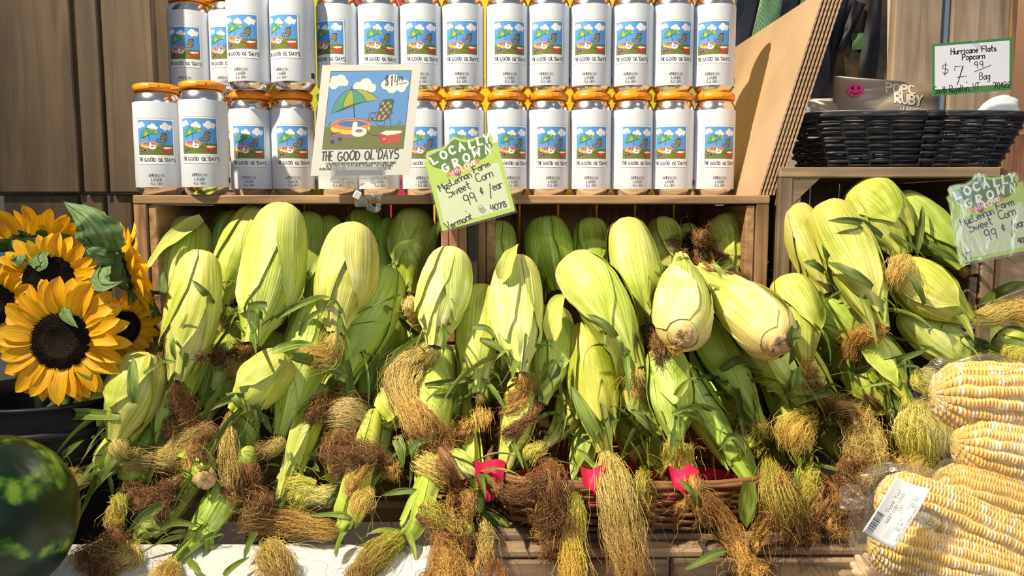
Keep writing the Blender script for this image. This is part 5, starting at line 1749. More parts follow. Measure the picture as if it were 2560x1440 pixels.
def leaf_np(C_, W_, up, cup=.35, fold=.15, nv=7, ripple=.0):
    """blade along C_ with half-widths W_, facing 'up' -> V,Q,attr uv"""
    T = np.gradient(C_, axis=0); T /= np.linalg.norm(T, axis=1)[:, None] + 1e-9
    up = np.broadcast_to(np.asarray(up, float), C_.shape)
    Nn = up - T * (up * T).sum(1)[:, None]; Nn /= np.linalg.norm(Nn, axis=1)[:, None] + 1e-9
    Sd = np.cross(T, Nn)
    v = np.linspace(-1, 1, nv)
    m = len(C_)
    h = (cup * v ** 2)[None, :] * W_[:, None] + ripple * np.sin(np.arange(m)[:, None] * .9 + v[None] * 2.0) * np.abs(v)[None] * W_[:, None]
    V = C_[:, None] + Sd[:, None] * (v[None] * W_[:, None])[..., None] + Nn[:, None] * h[..., None]
    u = np.linspace(0, 1, m)
    a = np.stack([np.repeat(u[:, None], nv, 1), np.repeat(v[None] * .5 + .5, m, 0), np.full((m, nv), RS.uniform())], -1)
    return V.reshape(-1, 3), gridq(m, nv), a.reshape(-1, 3)


def build_ear(e):
    C_, R_ = e['C'], e['R']
    base = Vector(C_[0])
    t = thing('corn_ear', e['label'], 'corn', base, 'ears of sweet corn in the husk')
    e['obj'] = t
    T, A, B = frames(C_)
    seed = RS.uniform()
    nr = 37
    an = np.linspace(0, 2 * np.pi, nr)
    s = np.linspace(0, 1, 33)
    fine = np.linspace(0, 1, 46) ** 1.15
    def ip(Ar): return np.stack([np.interp(fine, s, Ar[:, k]) for k in range(3)], -1)
    Cf, Af, Bf, Rf = ip(C_), ip(A), ip(B), prof(fine, e.get('stub')) * R_.max()
    ph = RS.uniform(0, 6, 6)
    neck = np.clip((fine - .62) / .38, 0, 1)[:, None]
    def shape(a, f=1.0, nk=neck, Fn=fine[:, None]):
        w = 1 + .010 * np.sin(11 * a + ph[0]) + .018 * np.sin(4 * a + ph[1] + 2 * Fn) + .012 * np.sin(3 * a - 5 * Fn + ph[2])
        return f * w * (1 + nk * (.13 * np.sin(7 * a + ph[3] + 5 * Fn) + .08 * np.sin(12 * a + ph[4])))
    tint = np.array(TINT[e['tint']][:3]) * RS.uniform(.93, 1.07, 3)
    col = (*tint, 1)
    rr = Rf[:, None] * shape(an[None] + 0 * fine[:, None])
    rr[:, -1] = rr[:, 0]
    V = Cf[:, None] + Af[:, None] * (np.cos(an)[None] * rr)[..., None] + Bf[:, None] * (np.sin(an)[None] * rr)[..., None]
    at_ = np.stack([np.repeat(fine[:, None], nr, 1), np.repeat(an[None] / 6.283, len(fine), 0), np.full((len(fine), nr), seed)], -1)
    hv = len(fine)
    if e.get('hollow'):
        V = V[:int(hv * .93)]; at_ = at_[:int(hv * .93)]
    o = mesh_np('husk', V.reshape(-1, 3), gridq(len(V), nr), M['husk'], t, attrs=at_.reshape(-1, 3))
    o.color = col
    # overlapping husk leaves, the free edges standing off a little
    nl = 4 if e['lay'] < 2 else 3
    a0 = RS.uniform(0, 6.28)
    for k in range(nl):
        ac = a0 + k * 2.3 + RS.uniform(-.3, .3)
        hw = RS.uniform(.75, 1.15)
        s1 = RS.uniform(.72, 1.0)
        ff = np.linspace(.02, s1, 34)
        nv = 13
        v = np.linspace(-1, 1, nv)
        wid = hw * np.interp(ff / s1, [0, .1, .45, .8, 1], [.75, 1, .95, .6, .06])
        twist = RS.uniform(-.5, .5) * ff
        aa = ac + twist[:, None] + wid[:, None] * v[None]
        Rk = prof(ff, e.get('stub')) * R_.max()
        nk = np.clip((ff - .62) / .38, 0, 1)[:, None]
        lift = .0011 + .0007 * k
        edge = np.abs(v)[None] ** 6 * (.0010 + RS.uniform(0, .0022)) * np.sin(np.clip(ff / s1, 0, 1) * 3.14)[:, None] ** .7
        tipl = np.clip((ff / s1 - .86) / .14, 0, 1)[:, None] * RS.uniform(.000, .005)
        rad = Rk[:, None] * shape(aa, 1.0, nk, ff[:, None]) + lift + edge + tipl
        def ip2(Ar): return np.stack([np.interp(ff, s, Ar[:, q]) for q in range(3)], -1)
        Ck, Ak, Bk = ip2(C_), ip2(A), ip2(B)
        Vk = Ck[:, None] + Ak[:, None] * (np.cos(aa) * rad)[..., None] + Bk[:, None] * (np.sin(aa) * rad)[..., None]
        at2 = np.stack([np.repeat(ff[:, None], nv, 1), np.repeat(v[None] * wid.max() / 6.283 + k * .3, len(ff), 0), np.full((len(ff), nv), seed + .13 * (k + 1))], -1)
        ok = mesh_np('husk_leaf', Vk.reshape(-1, 3), gridq(len(ff), nv), M['husk'], t, attrs=at2.reshape(-1, 3))
        g = RS.uniform(.9, 1.08)
        ok.color = (tint[0] * g * RS.uniform(.93, 1.05), tint[1] * g, tint[2] * g * RS.uniform(.85, 1.1), 1)
    # stem stub at the butt
    if e.get('stub') or e.get('stubend'):
        i, j = (0, 2) if e.get('stub') else (-1, -3)
        d = C_[i] - C_[j]; d /= np.linalg.norm(d)
        r0 = R_.max() * (.33 if e.get('stub') else .55)
        L = .012 if e.get('stub') else .010
        c = C_[i] - d * .004
        pr = [(r0 * 1.25, 0), (r0 * 1.05, L * .4), (r0, L * .9), (r0 * .93, L), (r0 * .5, L * .93), (0, L * .85)]
        Vs, Qs = lathe(pr, 18)
        Rm = np.array(Vector(d).to_track_quat('Z', 'Y').to_matrix())
        Vs = Vs * (1 + .13 * np.sin(np.arange(len(Vs)) * 2.3) + .1 * np.sin(np.arange(len(Vs)) * 5.1))[:, None] @ Rm.T + c
        mesh_np('cut_stem', Vs, Qs, M['stub'], t)
    if e.get('hollow'):
        # inner wall of the open tube
        Vi = Cf[:, None] + Af[:, None] * (np.cos(an)[None] * rr * .8)[..., None] + Bf[:, None] * (np.sin(an)[None] * rr * .8)[..., None]
        Vi = Vi[20:int(hv * .93)]
        Vr_ = np.concatenate([Vi, V[-1:]], 0)
        oi = mesh_np('inner_husk', Vr_.reshape(-1, 3), gridq(len(Vr_), nr)[:, ::-1], M['husk'], t, attrs=np.zeros((len(Vr_) * nr, 3)) + .5)
        oi.color = (1.1, 1.05, 1.0, 1)
    # small leaf blades at the neck
    nb = 0 if e['lay'] > 2 else RS.randint(2, 6) + (2 if e['pts'][-1][1] > 850 else 0)
    for k in range(nb):
        i = RS.randint(22, 31)
        a = RS.uniform(-1.9, 1.9)
        dirn = A[i] * math.cos(a) + B[i] * math.sin(a)
        L = RS.uniform(.018, .075)
        p0 = C_[i] + dirn * R_[i] * .9
        d = T[i] * RS.uniform(.3, 1.0) + dirn * RS.uniform(.1, .8) + RS.normal(size=3) * .35
        d /= np.linalg.norm(d)
        x = np.linspace(0, 1, 12)[:, None]
        P = p0 + d * L * x + dirn * (.3 * L * np.sin(x * 2.2)) * RS.uniform(-.2, .8) + np.array([0, 0, -1.]) * x ** 2 * L * .35
        Wd = RS.uniform(.0018, .006) * np.interp(x[:, 0], [0, .25, .7, 1], [.7, 1, .7, .03])
        V, Q, a3 = leaf_np(P, Wd, dirn + .2, cup=RS.uniform(.1, .6), ripple=.12)
        ob = mesh_np('leaf_blade', V, Q, M['leaf'], t, attrs=a3)
        g = RS.uniform(.7, 1.5)
        ob.color = (g * RS.uniform(.9, 1.3), g * 1.05, g * .9, 1)
    # shredded husk ribbons round the neck
    for k in range(0 if e['lay'] > 2 else RS.randint(3, 7)):
        i = RS.randint(20, 32)
        a = RS.uniform(-2.2, 2.2)
        dirn = A[i] * math.cos(a) + B[i] * math.sin(a)
        L = RS.uniform(.015, .055)
        d = T[i] * RS.uniform(-.5, 1.0) + dirn * RS.uniform(.0, .7) + RS.normal(size=3) * .5
        d /= np.linalg.norm(d)
        x = np.linspace(0, 1, 10)[:, None]
        sd_ = RS.normal(size=3) * .25
        P = C_[i] + dirn * R_[i] * .95 + d * L * x + sd_ * L * np.sin(x * RS.uniform(2, 5)) + np.array([0, 0, -1.]) * x ** 2 * L * .4
        V, Q, a3 = leaf_np(P, RS.uniform(.0007, .0022) * np.interp(x[:, 0], [0, .3, 1], [1, 1, .05]), dirn + .2, cup=.3, nv=4)
        ob = mesh_np('husk_shred', V, Q, M['leaf'], t, attrs=a3)
        g = RS.uniform(.5, 1.7)
        ob.color = (g * RS.uniform(.9, 1.25), g, g * .85, 1)
    if e.get('bladeend'):
        P = drape([(1872, 1205), (1866, 1260), (1866, 1320)], 14, .012)
        V, Q, a3 = leaf_np(P, .011 * np.interp(np.linspace(0, 1, 14), [0, .4, .75, 1], [.7, 1, .8, .02]), (0, -1, .2), cup=.3)
        ob = mesh_np('leaf_blade', V, Q, M['leaf'], t, attrs=a3); ob.color = (1.5, 1.45, 1.2, 1)
    for q, sp in enumerate(e['silks']):
        pts, w, c0, c1, n, fz = sp
        if fz > .95 and w > 40:
            silk(t, e, (pts, w * .72, c0, c1, int(n * .55), fz), q)
            for k in range(4):
                j = [(x + RS.normal(0, w * .24), y + RS.normal(0, w * .16) + w * .10) for x, y in pts]
                if len(j) > 1 and RS.uniform() < .5:
                    j = j[len(j) // 2:] + [(j[-1][0] + RS.normal(0, w * .3), j[-1][1] + abs(RS.normal(0, w * .3)))]
                silk(t, e, (j, w * RS.uniform(.30, .52), c0 if RS.uniform() < .5 else 'b', c1 if RS.uniform() < .6 else 'o', int(n * .17), fz), q + 1 if len(j) > 1 else q)
        else:
            silk(t, e, sp, q)


for e in E:
    build_ear(e)
EK = {e['key']: e for e in E}

# long leaf blades that show singly: (ear, picture path, half width px, brightness)
for key, pts, hw, g, cup in [
        ('a15', [(300, 1040), (200, 1038), (120, 1050), (62, 1058)], 15, 1.5, .5), ('a15', [(338, 1008), (340, 955), (335, 892)], 15, 1.35, .4), ('a15', [(360, 935), (410, 915), (440, 905)], 9, 1.1, .4),
        ('a1', [(402, 792), (370, 745), (338, 692)], 14, .8, .5), ('a1', [(425, 760), (415, 720), (408, 680)], 13, .8, .5), ('a1', [(505, 545), (450, 590), (400, 640), (358, 690)], 22, 2.3, .3),
        ('a4', [(668, 762), (630, 775), (585, 800), (548, 832)], 12, .75, .5), ('a4', [(690, 795), (750, 770), (800, 752), (828, 744)], 10, 1.0, .5), ('a3', [(555, 765), (520, 740), (480, 700)], 10, .85, .4),
        ('a13', [(725, 890), (780, 905), (840, 930), (872, 942)], 15, 1.15, .4), ('a13', [(680, 880), (740, 868), (790, 862)], 13, 2.0, .2), ('a13', [(750, 840), (780, 800), (830, 770)], 9, .95, .4),
        ('a12', [(868, 900), (878, 960), (868, 1040)], 10, 1.05, .4), ('a12', [(960, 765), (1010, 815), (1062, 850)], 9, 1.0, .4), ('a10', [(1052, 700), (1068, 640), (1085, 590), (1105, 545)], 15, .85, .35),
        ('a28', [(1062, 962), (1130, 958), (1200, 952), (1270, 950)], 8, .9, .4), ('a28', [(1085, 992), (1140, 996), (1190, 993)], 8, .9, .4), ('a29', [(1180, 820), (1215, 828), (1242, 850)], 9, .9, .4),
        ('a30', [(1205, 850), (1240, 870), (1272, 898)], 9, .95, .4), ('a30', [(1255, 700), (1275, 650), (1296, 610)], 22, 3.0, .5), ('a34', [(1542, 842), (1505, 815), (1466, 786)], 11, .8, .4),
        ('a36', [(1380, 850), (1390, 770), (1415, 735)], 24, 2.9, .5), ('a36', [(1350, 990), (1385, 950), (1410, 890)], 16, .9, .4), ('a36', [(1360, 960), (1380, 920), (1388, 900)], 12, .9, .3),
        ('a37', [(1500, 1105), (1475, 1060), (1448, 1010), (1428, 965)], 18, 1.35, .4), ('a37', [(1505, 1068), (1545, 1042), (1590, 1014)], 12, .85, .4), ('a37', [(1512, 822), (1540, 900), (1552, 980), (1558, 1045)], 17, 2.4, .4),
        ('a37', [(1545, 1150), (1590, 1110), (1640, 1082)], 8, 1.1, .4), ('a37', [(1500, 1180), (1470, 1150), (1440, 1120)], 9, 1.3, .4), ('a38', [(1640, 1080), (1605, 1050), (1575, 1022)], 12, .95, .3),
        ('a38', [(1680, 1035), (1740, 1022), (1800, 1026)], 9, 1.3, .3), ('a45', [(1972, 905), (1980, 850), (1992, 800)], 17, .75, .3), ('a47', [(2205, 592), (2140, 565), (2068, 552)], 12, .75, .4), ('a47', [(2088, 742), (2070, 680), (2054, 610)], 11, .85, .4),
        ('a47', [(2180, 720), (2120, 690), (2066, 655)], 14, .75, .4), ('a46', [(2060, 680), (2030, 668), (2008, 656)], 9, .8, .4), ('a48', [(2290, 632), (2295, 570), (2305, 515)], 10, .9, .4), ('a50', [(2310, 762), (2285, 725), (2264, 682)], 10, .85, .4),
        ('a48', [(2300, 600), (2350, 640), (2400, 660)], 11, .9, .4), ('a54', [(2072, 942), (2160, 925), (2250, 900), (2335, 866)], 11, .95, .4), ('a49', [(2460, 752), (2510, 728), (2568, 706)], 13, .9, .4), ('a51', [(2400, 850), (2450, 870), (2490, 880)], 16, 1.0, .4),
        ('b1', [(1820, 960), (1780, 950), (1735, 945)], 11, .9, .4), ('b1', [(1860, 1010), (1810, 990), (1760, 988)], 9, 1.1, .4), ('b2', [(2030, 985), (1990, 985), (1960, 990)], 11, 1.2, .4), ('b3', [(1890, 1190), (1860, 1120), (1825, 1095), (1795, 1130)], 10, .85, .4),
        ('b2', [(1985, 985), (1988, 950), (2000, 915)], 13, 1.5, .3), ('b7', [(2290, 960), (2270, 920), (2262, 890)], 11, 1.1, .4), ('b15', [(2010, 1000), (2050, 990), (2085, 985)], 10, .8, .4), ('b1', [(1800, 925), (1840, 905), (1880, 915)], 13, .9, .4), ('b3', [(1760, 1055), (1720, 1040), (1695, 1040)], 10, 1.4, .3), ('b9', [(2270, 1120), (2310, 1130), (2335, 1150)], 9, .9, .3), ('b4', [(1700, 1200), (1730, 1240), (1738, 1275)], 8, 1.0, .3), ('c1', [(1010, 1140), (1050, 1110), (1090, 1100)], 10, .9, .3), ('d11', [(1042, 1228), (1000, 1232), (950, 1240)], 9, 1.0, .4), ('c6', [(985, 1100), (1000, 1130), (1005, 1170)], 9, 1.1, .3),
        ('d4', [(470, 1400), (495, 1420), (505, 1440)], 10, 1.5, .3), ('d9', [(560, 1440), (590, 1420), (625, 1392)], 9, 1.2, .5), ('d4', [(400, 1320), (450, 1310), (500, 1318)], 10, .9, .4), ('d13', [(405, 1265), (370, 1290), (320, 1330)], 13, 1.1, .4), ('d12', [(150, 1150), (180, 1130), (210, 1100)], 9, 1.2, .3),
        ('d12', [(290, 1150), (265, 1190), (240, 1220)], 10, 1.2, .3), ('a11', [(440, 900), (438, 870), (436, 845)], 9, 1.0, .3), ('d2', [(505, 1000), (520, 950), (525, 905)], 16, 1.7, .2), ('a14', [(600, 1010), (580, 990), (565, 985)], 9, 1.5, .3), ('a14', [(640, 1010), (665, 1050), (680, 1085)], 10, .8, .3),
        ('d7', [(740, 1170), (780, 1165), (800, 1180)], 11, .8, .3), ('d8', [(880, 1300), (850, 1290), (760, 1290)], 8, 1.4, .4), ('d9', [(860, 1330), (850, 1365), (840, 1395)], 10, 1.2, .3), ('d9', [(640, 1330), (630, 1360), (610, 1400)], 10, .8, .3), ('a9', [(1000, 1090), (1010, 1130), (1008, 1172)], 8, 1.2, .3)]:
    e = EK[key]
    P = drape(pts, 18, .014)
    d = np.mean(P[:, 1])
    x = np.linspace(0, 1, 18)
    Wd = hw / F * d * np.interp(x, [0, .15, .5, .8, 1], [.55, .9, 1, .65, .03] if g < 2.2 else [.5, 1, .85, .4, .02])
    P = P + np.array([0, -.006, .004])[None] * np.sin(x * 3.1)[:, None]
    V, Q, a3 = leaf_np(P, Wd, (RS.uniform(-.5, .5), -1, RS.uniform(.1, .7)), cup=cup, ripple=.1)
    ob = mesh_np('leaf_blade', V, Q, M['leaf'] if g < 2.2 else M['husk'], e['obj'], attrs=a3)
    if g < 2.2:
        ob.color = (g * 1.02, g, g * .95, 1)
    else:
        ob.color = (.95, .95, .9, 1)

# one loose leaf on the crate rim
P = np.array([list(at(x, y, d)) for (x, y), d in zip(spline(np.array([(1820, 1376), (1780, 1392), (1740, 1412), (1714, 1424)]), 14), np.linspace(.852, .845, 14))])
t = thing('loose_leaf', 'single green corn leaf lying across the crate rim', 'leaf', P[0])
V, Q, a3 = leaf_np(P, .0062 * np.interp(np.linspace(0, 1, 14), [0, .3, .8, 1], [.2, 1, .5, .2]), (0, -.6, 1), cup=.5)
mesh_np('leaf_blade', V, Q, M['leaf'], t, attrs=a3)

# ------------------------------------------------------------------ sunflowers in a dark bucket
def unit_petal(name, mat, seed, w=.2, droop=.12, nu=12, nv=7):
    r = np.random.RandomState(seed)
    u = np.linspace(0, 1, nu)
    W_ = w * np.interp(u, [0, .2, .5, .8, .93, 1], [.5, .85, 1, .72, .36, .02])
    sk = r.uniform(-.08, .08)
    C_ = np.stack([u, sk * np.sin(u * 3), -droop * u ** 2 + .05 * np.sin(u * 3.1) + r.uniform(-.06, .1) * u ** 3], 1)
    V, Q, a = leaf_np(C_, W_, (0, 0, 1), cup=r.uniform(.15, .55), nv=nv, ripple=.06)
    a[:, 2] = seed * .17
    o = mesh_np(name, V, Q, mat, None, attrs=a)
    me = o.data
    bpy.data.objects.remove(o)
    return me


PET = [unit_petal('petal', M['petal'], k) for k in range(7)]
SEP = [unit_petal('sepal', M['sepal'], 20 + k, .26, -.1) for k in range(4)]


def make_disc(rd, t, seed):
    # dome
    pr = [(rd * 1.05, -.006), (rd, .0), (rd * .85, .004), (rd * .6, .0052), (rd * .4, .0035), (rd * .2, .0012), (0, .0005)]
    V, Q = lathe(pr, 36)
    rr = np.hypot(V[:, 0], V[:, 1]) / rd
    mesh_np('disc', V, Q, M['disc'], t, local=True, color=np.array([srgb(30, 20, 16)[:3]] * len(V)))
    n = 620
    k = np.arange(n)
    r = rd * 1.03 * np.sqrt((k + .5) / n); th = k * 2.39996
    z = np.interp(r / rd, [0, .2, .4, .6, .85, 1.03], [.0005, .0012, .0035, .0052, .004, .0])
    h = np.interp(r / rd, [0, .4, .55, .8, 1], [.0006, .0012, .0030, .0036, .0034])
    R_ = np.random.RandomState(seed)
    h = h * R_.uniform(.6, 1.3, n)
    w = rd * .030
    an = np.array([0, 2.09, 4.19])
    base = np.stack([r[:, None] * np.cos(th)[:, None] + w * np.cos(an), r[:, None] * np.sin(th)[:, None] + w * np.sin(an), np.repeat(z[:, None], 3, 1)], -1)
    apex = np.stack([r * np.cos(th) * (1 + .02), r * np.sin(th) * 1.02, z + h], -1)[:, None]
    V = np.concatenate([base, apex], 1)
    T3 = np.array([[0, 1, 3], [1, 2, 3], [2, 0, 3]])[None] + (np.arange(n) * 4)[:, None, None]
    q = r / rd
    dark = np.array(srgb(40, 24, 20)[:3]); mid = np.array(srgb(96, 74, 34)[:3]); cen = np.array(srgb(44, 44, 26)[:3])
    f = np.exp(-((q - .52) / .08) ** 2)[:, None]
    g = np.exp(-(q / .35) ** 2)[:, None]
    col = dark * (1 - f) * (1 - g) + mid * f + cen * g
    col = np.repeat((col * R_.uniform(.6, 1.3, (n, 1)))[:, None], 4, 1)
    o = mesh_np('florets', V.reshape(-1, 3), None, M['disc'], t, local=True, T3=T3.reshape(-1, 3), smooth=False, color=col.reshape(-1, 3))
    o['kind'] = 'stuff'


def sunflower(px, py, Y, Rpx, rpx, nrm, label, npet=30, lean=0.0, cupang=.12, stem_to=None, petal_tint=(1, 1, 1, 1), gap=None, seed=0):
    C_ = at(px, py, Y)
    t = thing('sunflower', label, 'sunflower', C_, 'cut sunflowers in the bucket')
    n = Vector(nrm).normalized()
    q = n.to_track_quat('Z', 'Y')
    t.rotation_mode = 'QUATERNION'
    t.rotation_quaternion = q
    R_ = Rpx / F * Y; rd = rpx / F * Y
    make_disc(rd, t, seed)
    r = random.Random(seed)
    L = (R_ - rd * .9)
    for layer in (0, 1):
        for i in range(npet // 2):
            a = (i + .5 * layer) * 2 * math.pi / (npet // 2) + r.uniform(-.1, .1)
            o = link('petal', PET[r.randrange(len(PET))], None, t)
            sc = L * r.uniform(.86, 1.12) * (1.0 if layer else 1.04)
            o.scale = (sc, sc * r.uniform(.92, 1.18) * 1.15, sc)
            tilt = cupang + (.18 if layer else -.04) + r.uniform(-.16, .16)
            o.rotation_euler = Euler((r.uniform(-.35, .35), -tilt, a), 'XYZ')
            o.location = (rd * .9 * math.cos(a), rd * .9 * math.sin(a), -.001 - .003 * (1 - layer))
            o.color = petal_tint
    for i in range(16):
        a = i * 2 * math.pi / 16 + r.uniform(-.15, .15)
        o = link('sepal', SEP[r.randrange(4)], None, t)
        sc = L * r.uniform(.55, .85)
        o.scale = (sc, sc * 1.1, sc)
        o.rotation_euler = Euler((r.uniform(-.4, .4), r.uniform(-.1, .5), a), 'XYZ')
        o.location = (rd * .75 * math.cos(a), rd * .75 * math.sin(a), -.006)
    pr = [(rd * 1.05, -.005), (rd * .95, -.012), (rd * .5, -.022), (.006, -.03), (0, -.03)]
    V, Q = lathe(pr, 20)
    mesh_np('receptacle', V, Q, M['stem'], t, local=True)
    # stem goes back and down into the bucket (world path, brought into the flower's frame)
    Mi = (Matrix.Translation(C_) @ q.to_matrix().to_4x4()).inverted()
    end = Vector(BUCKET) + Vector((r.uniform(-.05, .05), r.uniform(-.03, .05), -.05))
    p = [C_ - n * .026, C_ - n * .06 + Vector((0, 0, -.03)), (C_ + end) / 2 + Vector((0, .03, 0)), end]
    V, Q = tube_np(spline([list(Mi @ x) for x in p], 16), .0055, 8)
    mesh_np('stem', V, Q, M['stem'], t, local=True)
    return t, Mi


BUCKET = (X(92, 1.02), 1.03, Z(1010, .95))
f1, _ = sunflower(152, 852, .955, 158, 74, (.05, -1, .18), 'largest sunflower with dark disc facing the viewer, in front', 46, cupang=.10, seed=1, petal_tint=(.95, .95, .9, 1))
f2, _ = sunflower(122, 700, 1.00, 122, 62, (.22, -1, .30), 'sunflower facing the viewer just above the largest one', 34, cupang=.30, seed=2)
f3, _ = sunflower(-24, 760, .97, 104, 56, (.30, -1, .05), 'sunflower cut by the left picture edge', 32, cupang=.25, seed=3)
f4, m4 = sunflower(92, 612, 1.06, 128, 60, (-.10, .55, 1.0), 'sunflower seen from behind with petals pointing up at the top', 32, cupang=.75, seed=4)
f5, m5 = sunflower(318, 672, 1.03, 118, 52, (.85, .55, .2), 'sunflower seen side on, facing right towards the crate', 30, cupang=.45, seed=5, petal_tint=(1.05, 1.1, 1, 1))
f6, _ = sunflower(305, 822, 1.03, 96, 48, (.9, -.6, -.2), 'half hidden sunflower low behind the largest one', 26, cupang=.3, seed=6, petal_tint=(.9, .85, .8, 1))


def sun_leaf(parent, Mi, pts, Ys, hw, up, seed):
    S2 = spline(np.array(pts, float), 26)
    Y = np.interp(np.linspace(0, 1, 26), np.linspace(0, 1, len(Ys)), Ys)
    P = np.array([list(Mi @ at(x, y, d)) for (x, y), d in zip(S2, Y)])
    x = np.linspace(0, 1, 26)
    Wd = hw / F * np.mean(Ys) * np.interp(x, [0, .12, .35, .7, 1], [.25, .85, 1, .55, .02]) * (1 + .05 * np.sin(np.arange(26) * 2.6))
    u = Mi.to_3x3() @ Vector(up)
    V, Q, a = leaf_np(P, Wd, tuple(u), cup=-.22, nv=13, ripple=.07)
    o = mesh_np('leaf', V, Q, M['sunleaf'], parent, local=True, attrs=a)
    # pale midrib
    V, Q = tube_np(P + np.array(u) * .0012, .0011 * np.interp(x, [0, 1], [1.3, .3]), 5)
    mesh_np('midrib', V, Q, M['stem'], o, local=True)


sun_leaf(f5, m5, [(268, 640), (245, 590), (215, 545), (160, 505)], [1.0, .975, .97, .985], 58, (.15, -1, .25), 1)
sun_leaf(f5, m5, [(265, 650), (245, 690), (262, 712), (308, 704)], [1.0, .965, .955, .955], 30, (-.3, -.7, .7), 2)
sun_leaf(f5, m5, [(290, 640), (262, 640), (230, 628), (205, 600)], [1.0, .98, .975, .98], 24, (.0, -1, .1), 3)
sun_leaf(f2, _ if False else (Matrix.Translation(at(122, 700, 1.0)) @ f2.rotation_quaternion.to_matrix().to_4x4()).inverted(), [(150, 760), (165, 790), (195, 820)], [.97, .94, .925], 17, (0, -1, .3), 4)
sun_leaf(f4, m4, [(120, 620), (95, 640), (100, 665), (60, 650)], [1.03, .99, .98, 1.0], 24, (0, -1, .4), 5)
sun_leaf(f4, m4, [(60, 620), (40, 645), (25, 650), (5, 640)], [1.03, .99, .99, 1.0], 20, (0, -1, .4), 6)
t = thing('flower_bucket', 'dark navy bucket holding the sunflowers', 'bucket', (BUCKET[0], BUCKET[1], BEN))
hB = BUCKET[2] - BEN
V, Q = lathe([(0, .002), (.085, .002), (.088, .01), (.108, hB - .03), (.108, hB - .006), (.114, hB - .004), (.114, hB), (.106, hB), (.105, hB - .02), (.085, .012), (0, .012)], 48)
mesh_np('bucket_body', V, Q, M['bucket'], t, local=True)
V, Q = lathe([(.1085, hB - .045), (.1115, hB - .042), (.1115, hB - .036), (.1085, hB - .033)], 48)
mesh_np('bucket_rib', V, Q, M['bucket'], t, local=True)

# ------------------------------------------------------------------ watermelon
mc = at(-25, 1340, .745)
rm = 208 / F * .745
bm = bmesh.new()
bmesh.ops.create_uvsphere(bm, u_segments=64, v_segments=40, radius=rm)
for v in bm.verts:
    a = math.atan2(v.co.y, v.co.x)
    v.co *= 1 + .006 * math.sin(a * 10) * math.cos(v.co.z / rm * 1.4)
bmesh.ops.scale(bm, verts=bm.verts, vec=(1, 1, 1.10))
bmesh.ops.rotate(bm, verts=bm.verts, cent=(0, 0, 0), matrix=Euler((.3, .5, 0)).to_matrix())
o = bm_obj('watermelon', bm, M['melon'], None, smooth=True)
o.location = mc
o.location.z = max(mc.z, ZW + rm * 1.06)
tag(o, 'dark green striped watermelon at the lower left corner', 'watermelon')


# ------------------------------------------------------------------ husked corn in clear bags
def cob(parent, a, b, wpx, seed, rows=16, n=52):
    A_, B_ = Vector(a), Vector(b)
    ax = (B_ - A_); L = ax.length; ax.normalize()
    Rm = np.array(ax.to_track_quat('Z', 'Y').to_matrix())
    R0 = wpx / 2 / F * (A_.y + B_.y) / 2
    r = np.random.RandomState(seed)
    g = np.linspace(-1, 1, 5)
    gu, gv = np.meshgrid(g, g, indexing='ij')
    dome = (np.clip(1 - np.abs(gu) ** 3.2, 0, 1) * np.clip(1 - np.abs(gv) ** 3.2, 0, 1)) ** .38
    I, J = np.meshgrid(np.arange(rows), np.arange(n), indexing='ij')
    I = I.ravel(); J = J.ravel()
    wob = .08 * np.sin(J * .35 + I * 1.7) + .05 * np.sin(J * .9 + I)
    th0 = (I + wob + .0) * 2 * np.pi / rows
    s0 = (J + .5 + .35 * ((I * 7) % 3 - 1) * .4) / n
    ths = th0[:, None, None] + gu[None] * (.50 * 2 * np.pi / rows)
    ss = np.clip(s0[:, None, None] + gv[None] * (.485 / n), 0, 1)
    pr = np.interp(ss, [0, .03, .1, .3, .65, .88, 1], [.22, .60, .9, 1, .95, .74, .40])
    hh = R0 * .17 * r.uniform(.88, 1.1, len(I))[:, None, None]
    rad = R0 * .83 * pr + dome[None] * hh * np.clip(pr, .5, 1)
    V = np.stack([rad * np.cos(ths), rad * np.sin(ths), ss * L], -1).reshape(-1, 3) @ Rm.T + np.array(A_)
    q = gridq(5, 5)
    Q = (q[None] + (np.arange(len(I)) * 25)[:, None, None]).reshape(-1, 4)
    wh = r.uniform(size=len(I)) < .20
    yl = np.array(srgb(250, 211, 120)[:3]); wt = np.array(srgb(250, 238, 200)[:3])
    col = np.where(wh[:, None], wt, yl) * r.uniform(.86, 1.06, (len(I), 1))
    col = np.repeat(col[:, None], 25, 1)
    # paler towards the kernel root
    o = mesh_np('kernels', V, Q, M['kernel'], None, color=col.reshape(-1, 3)) if parent is None else mesh_np('kernels', V, Q, M['kernel'], parent, color=col.reshape(-1, 3))
    o['kind'] = 'stuff'
    pz = np.linspace(0, 1, 20)
    core = [(max(.001, R0 * .84 * np.interp(x, [0, .03, .1, .3, .65, .88, 1], [.20, .56, .9, 1, .95, .74, .38])), x * L) for x in pz]
    core = [(0, 0)] + core + [(0, L)]
    Vc_, Qc_ = lathe(core, 20)
    mesh_np('cob_core', Vc_ @ Rm.T + np.array(A_), Qc_, M['cob'], o)
    return A_, B_, R0


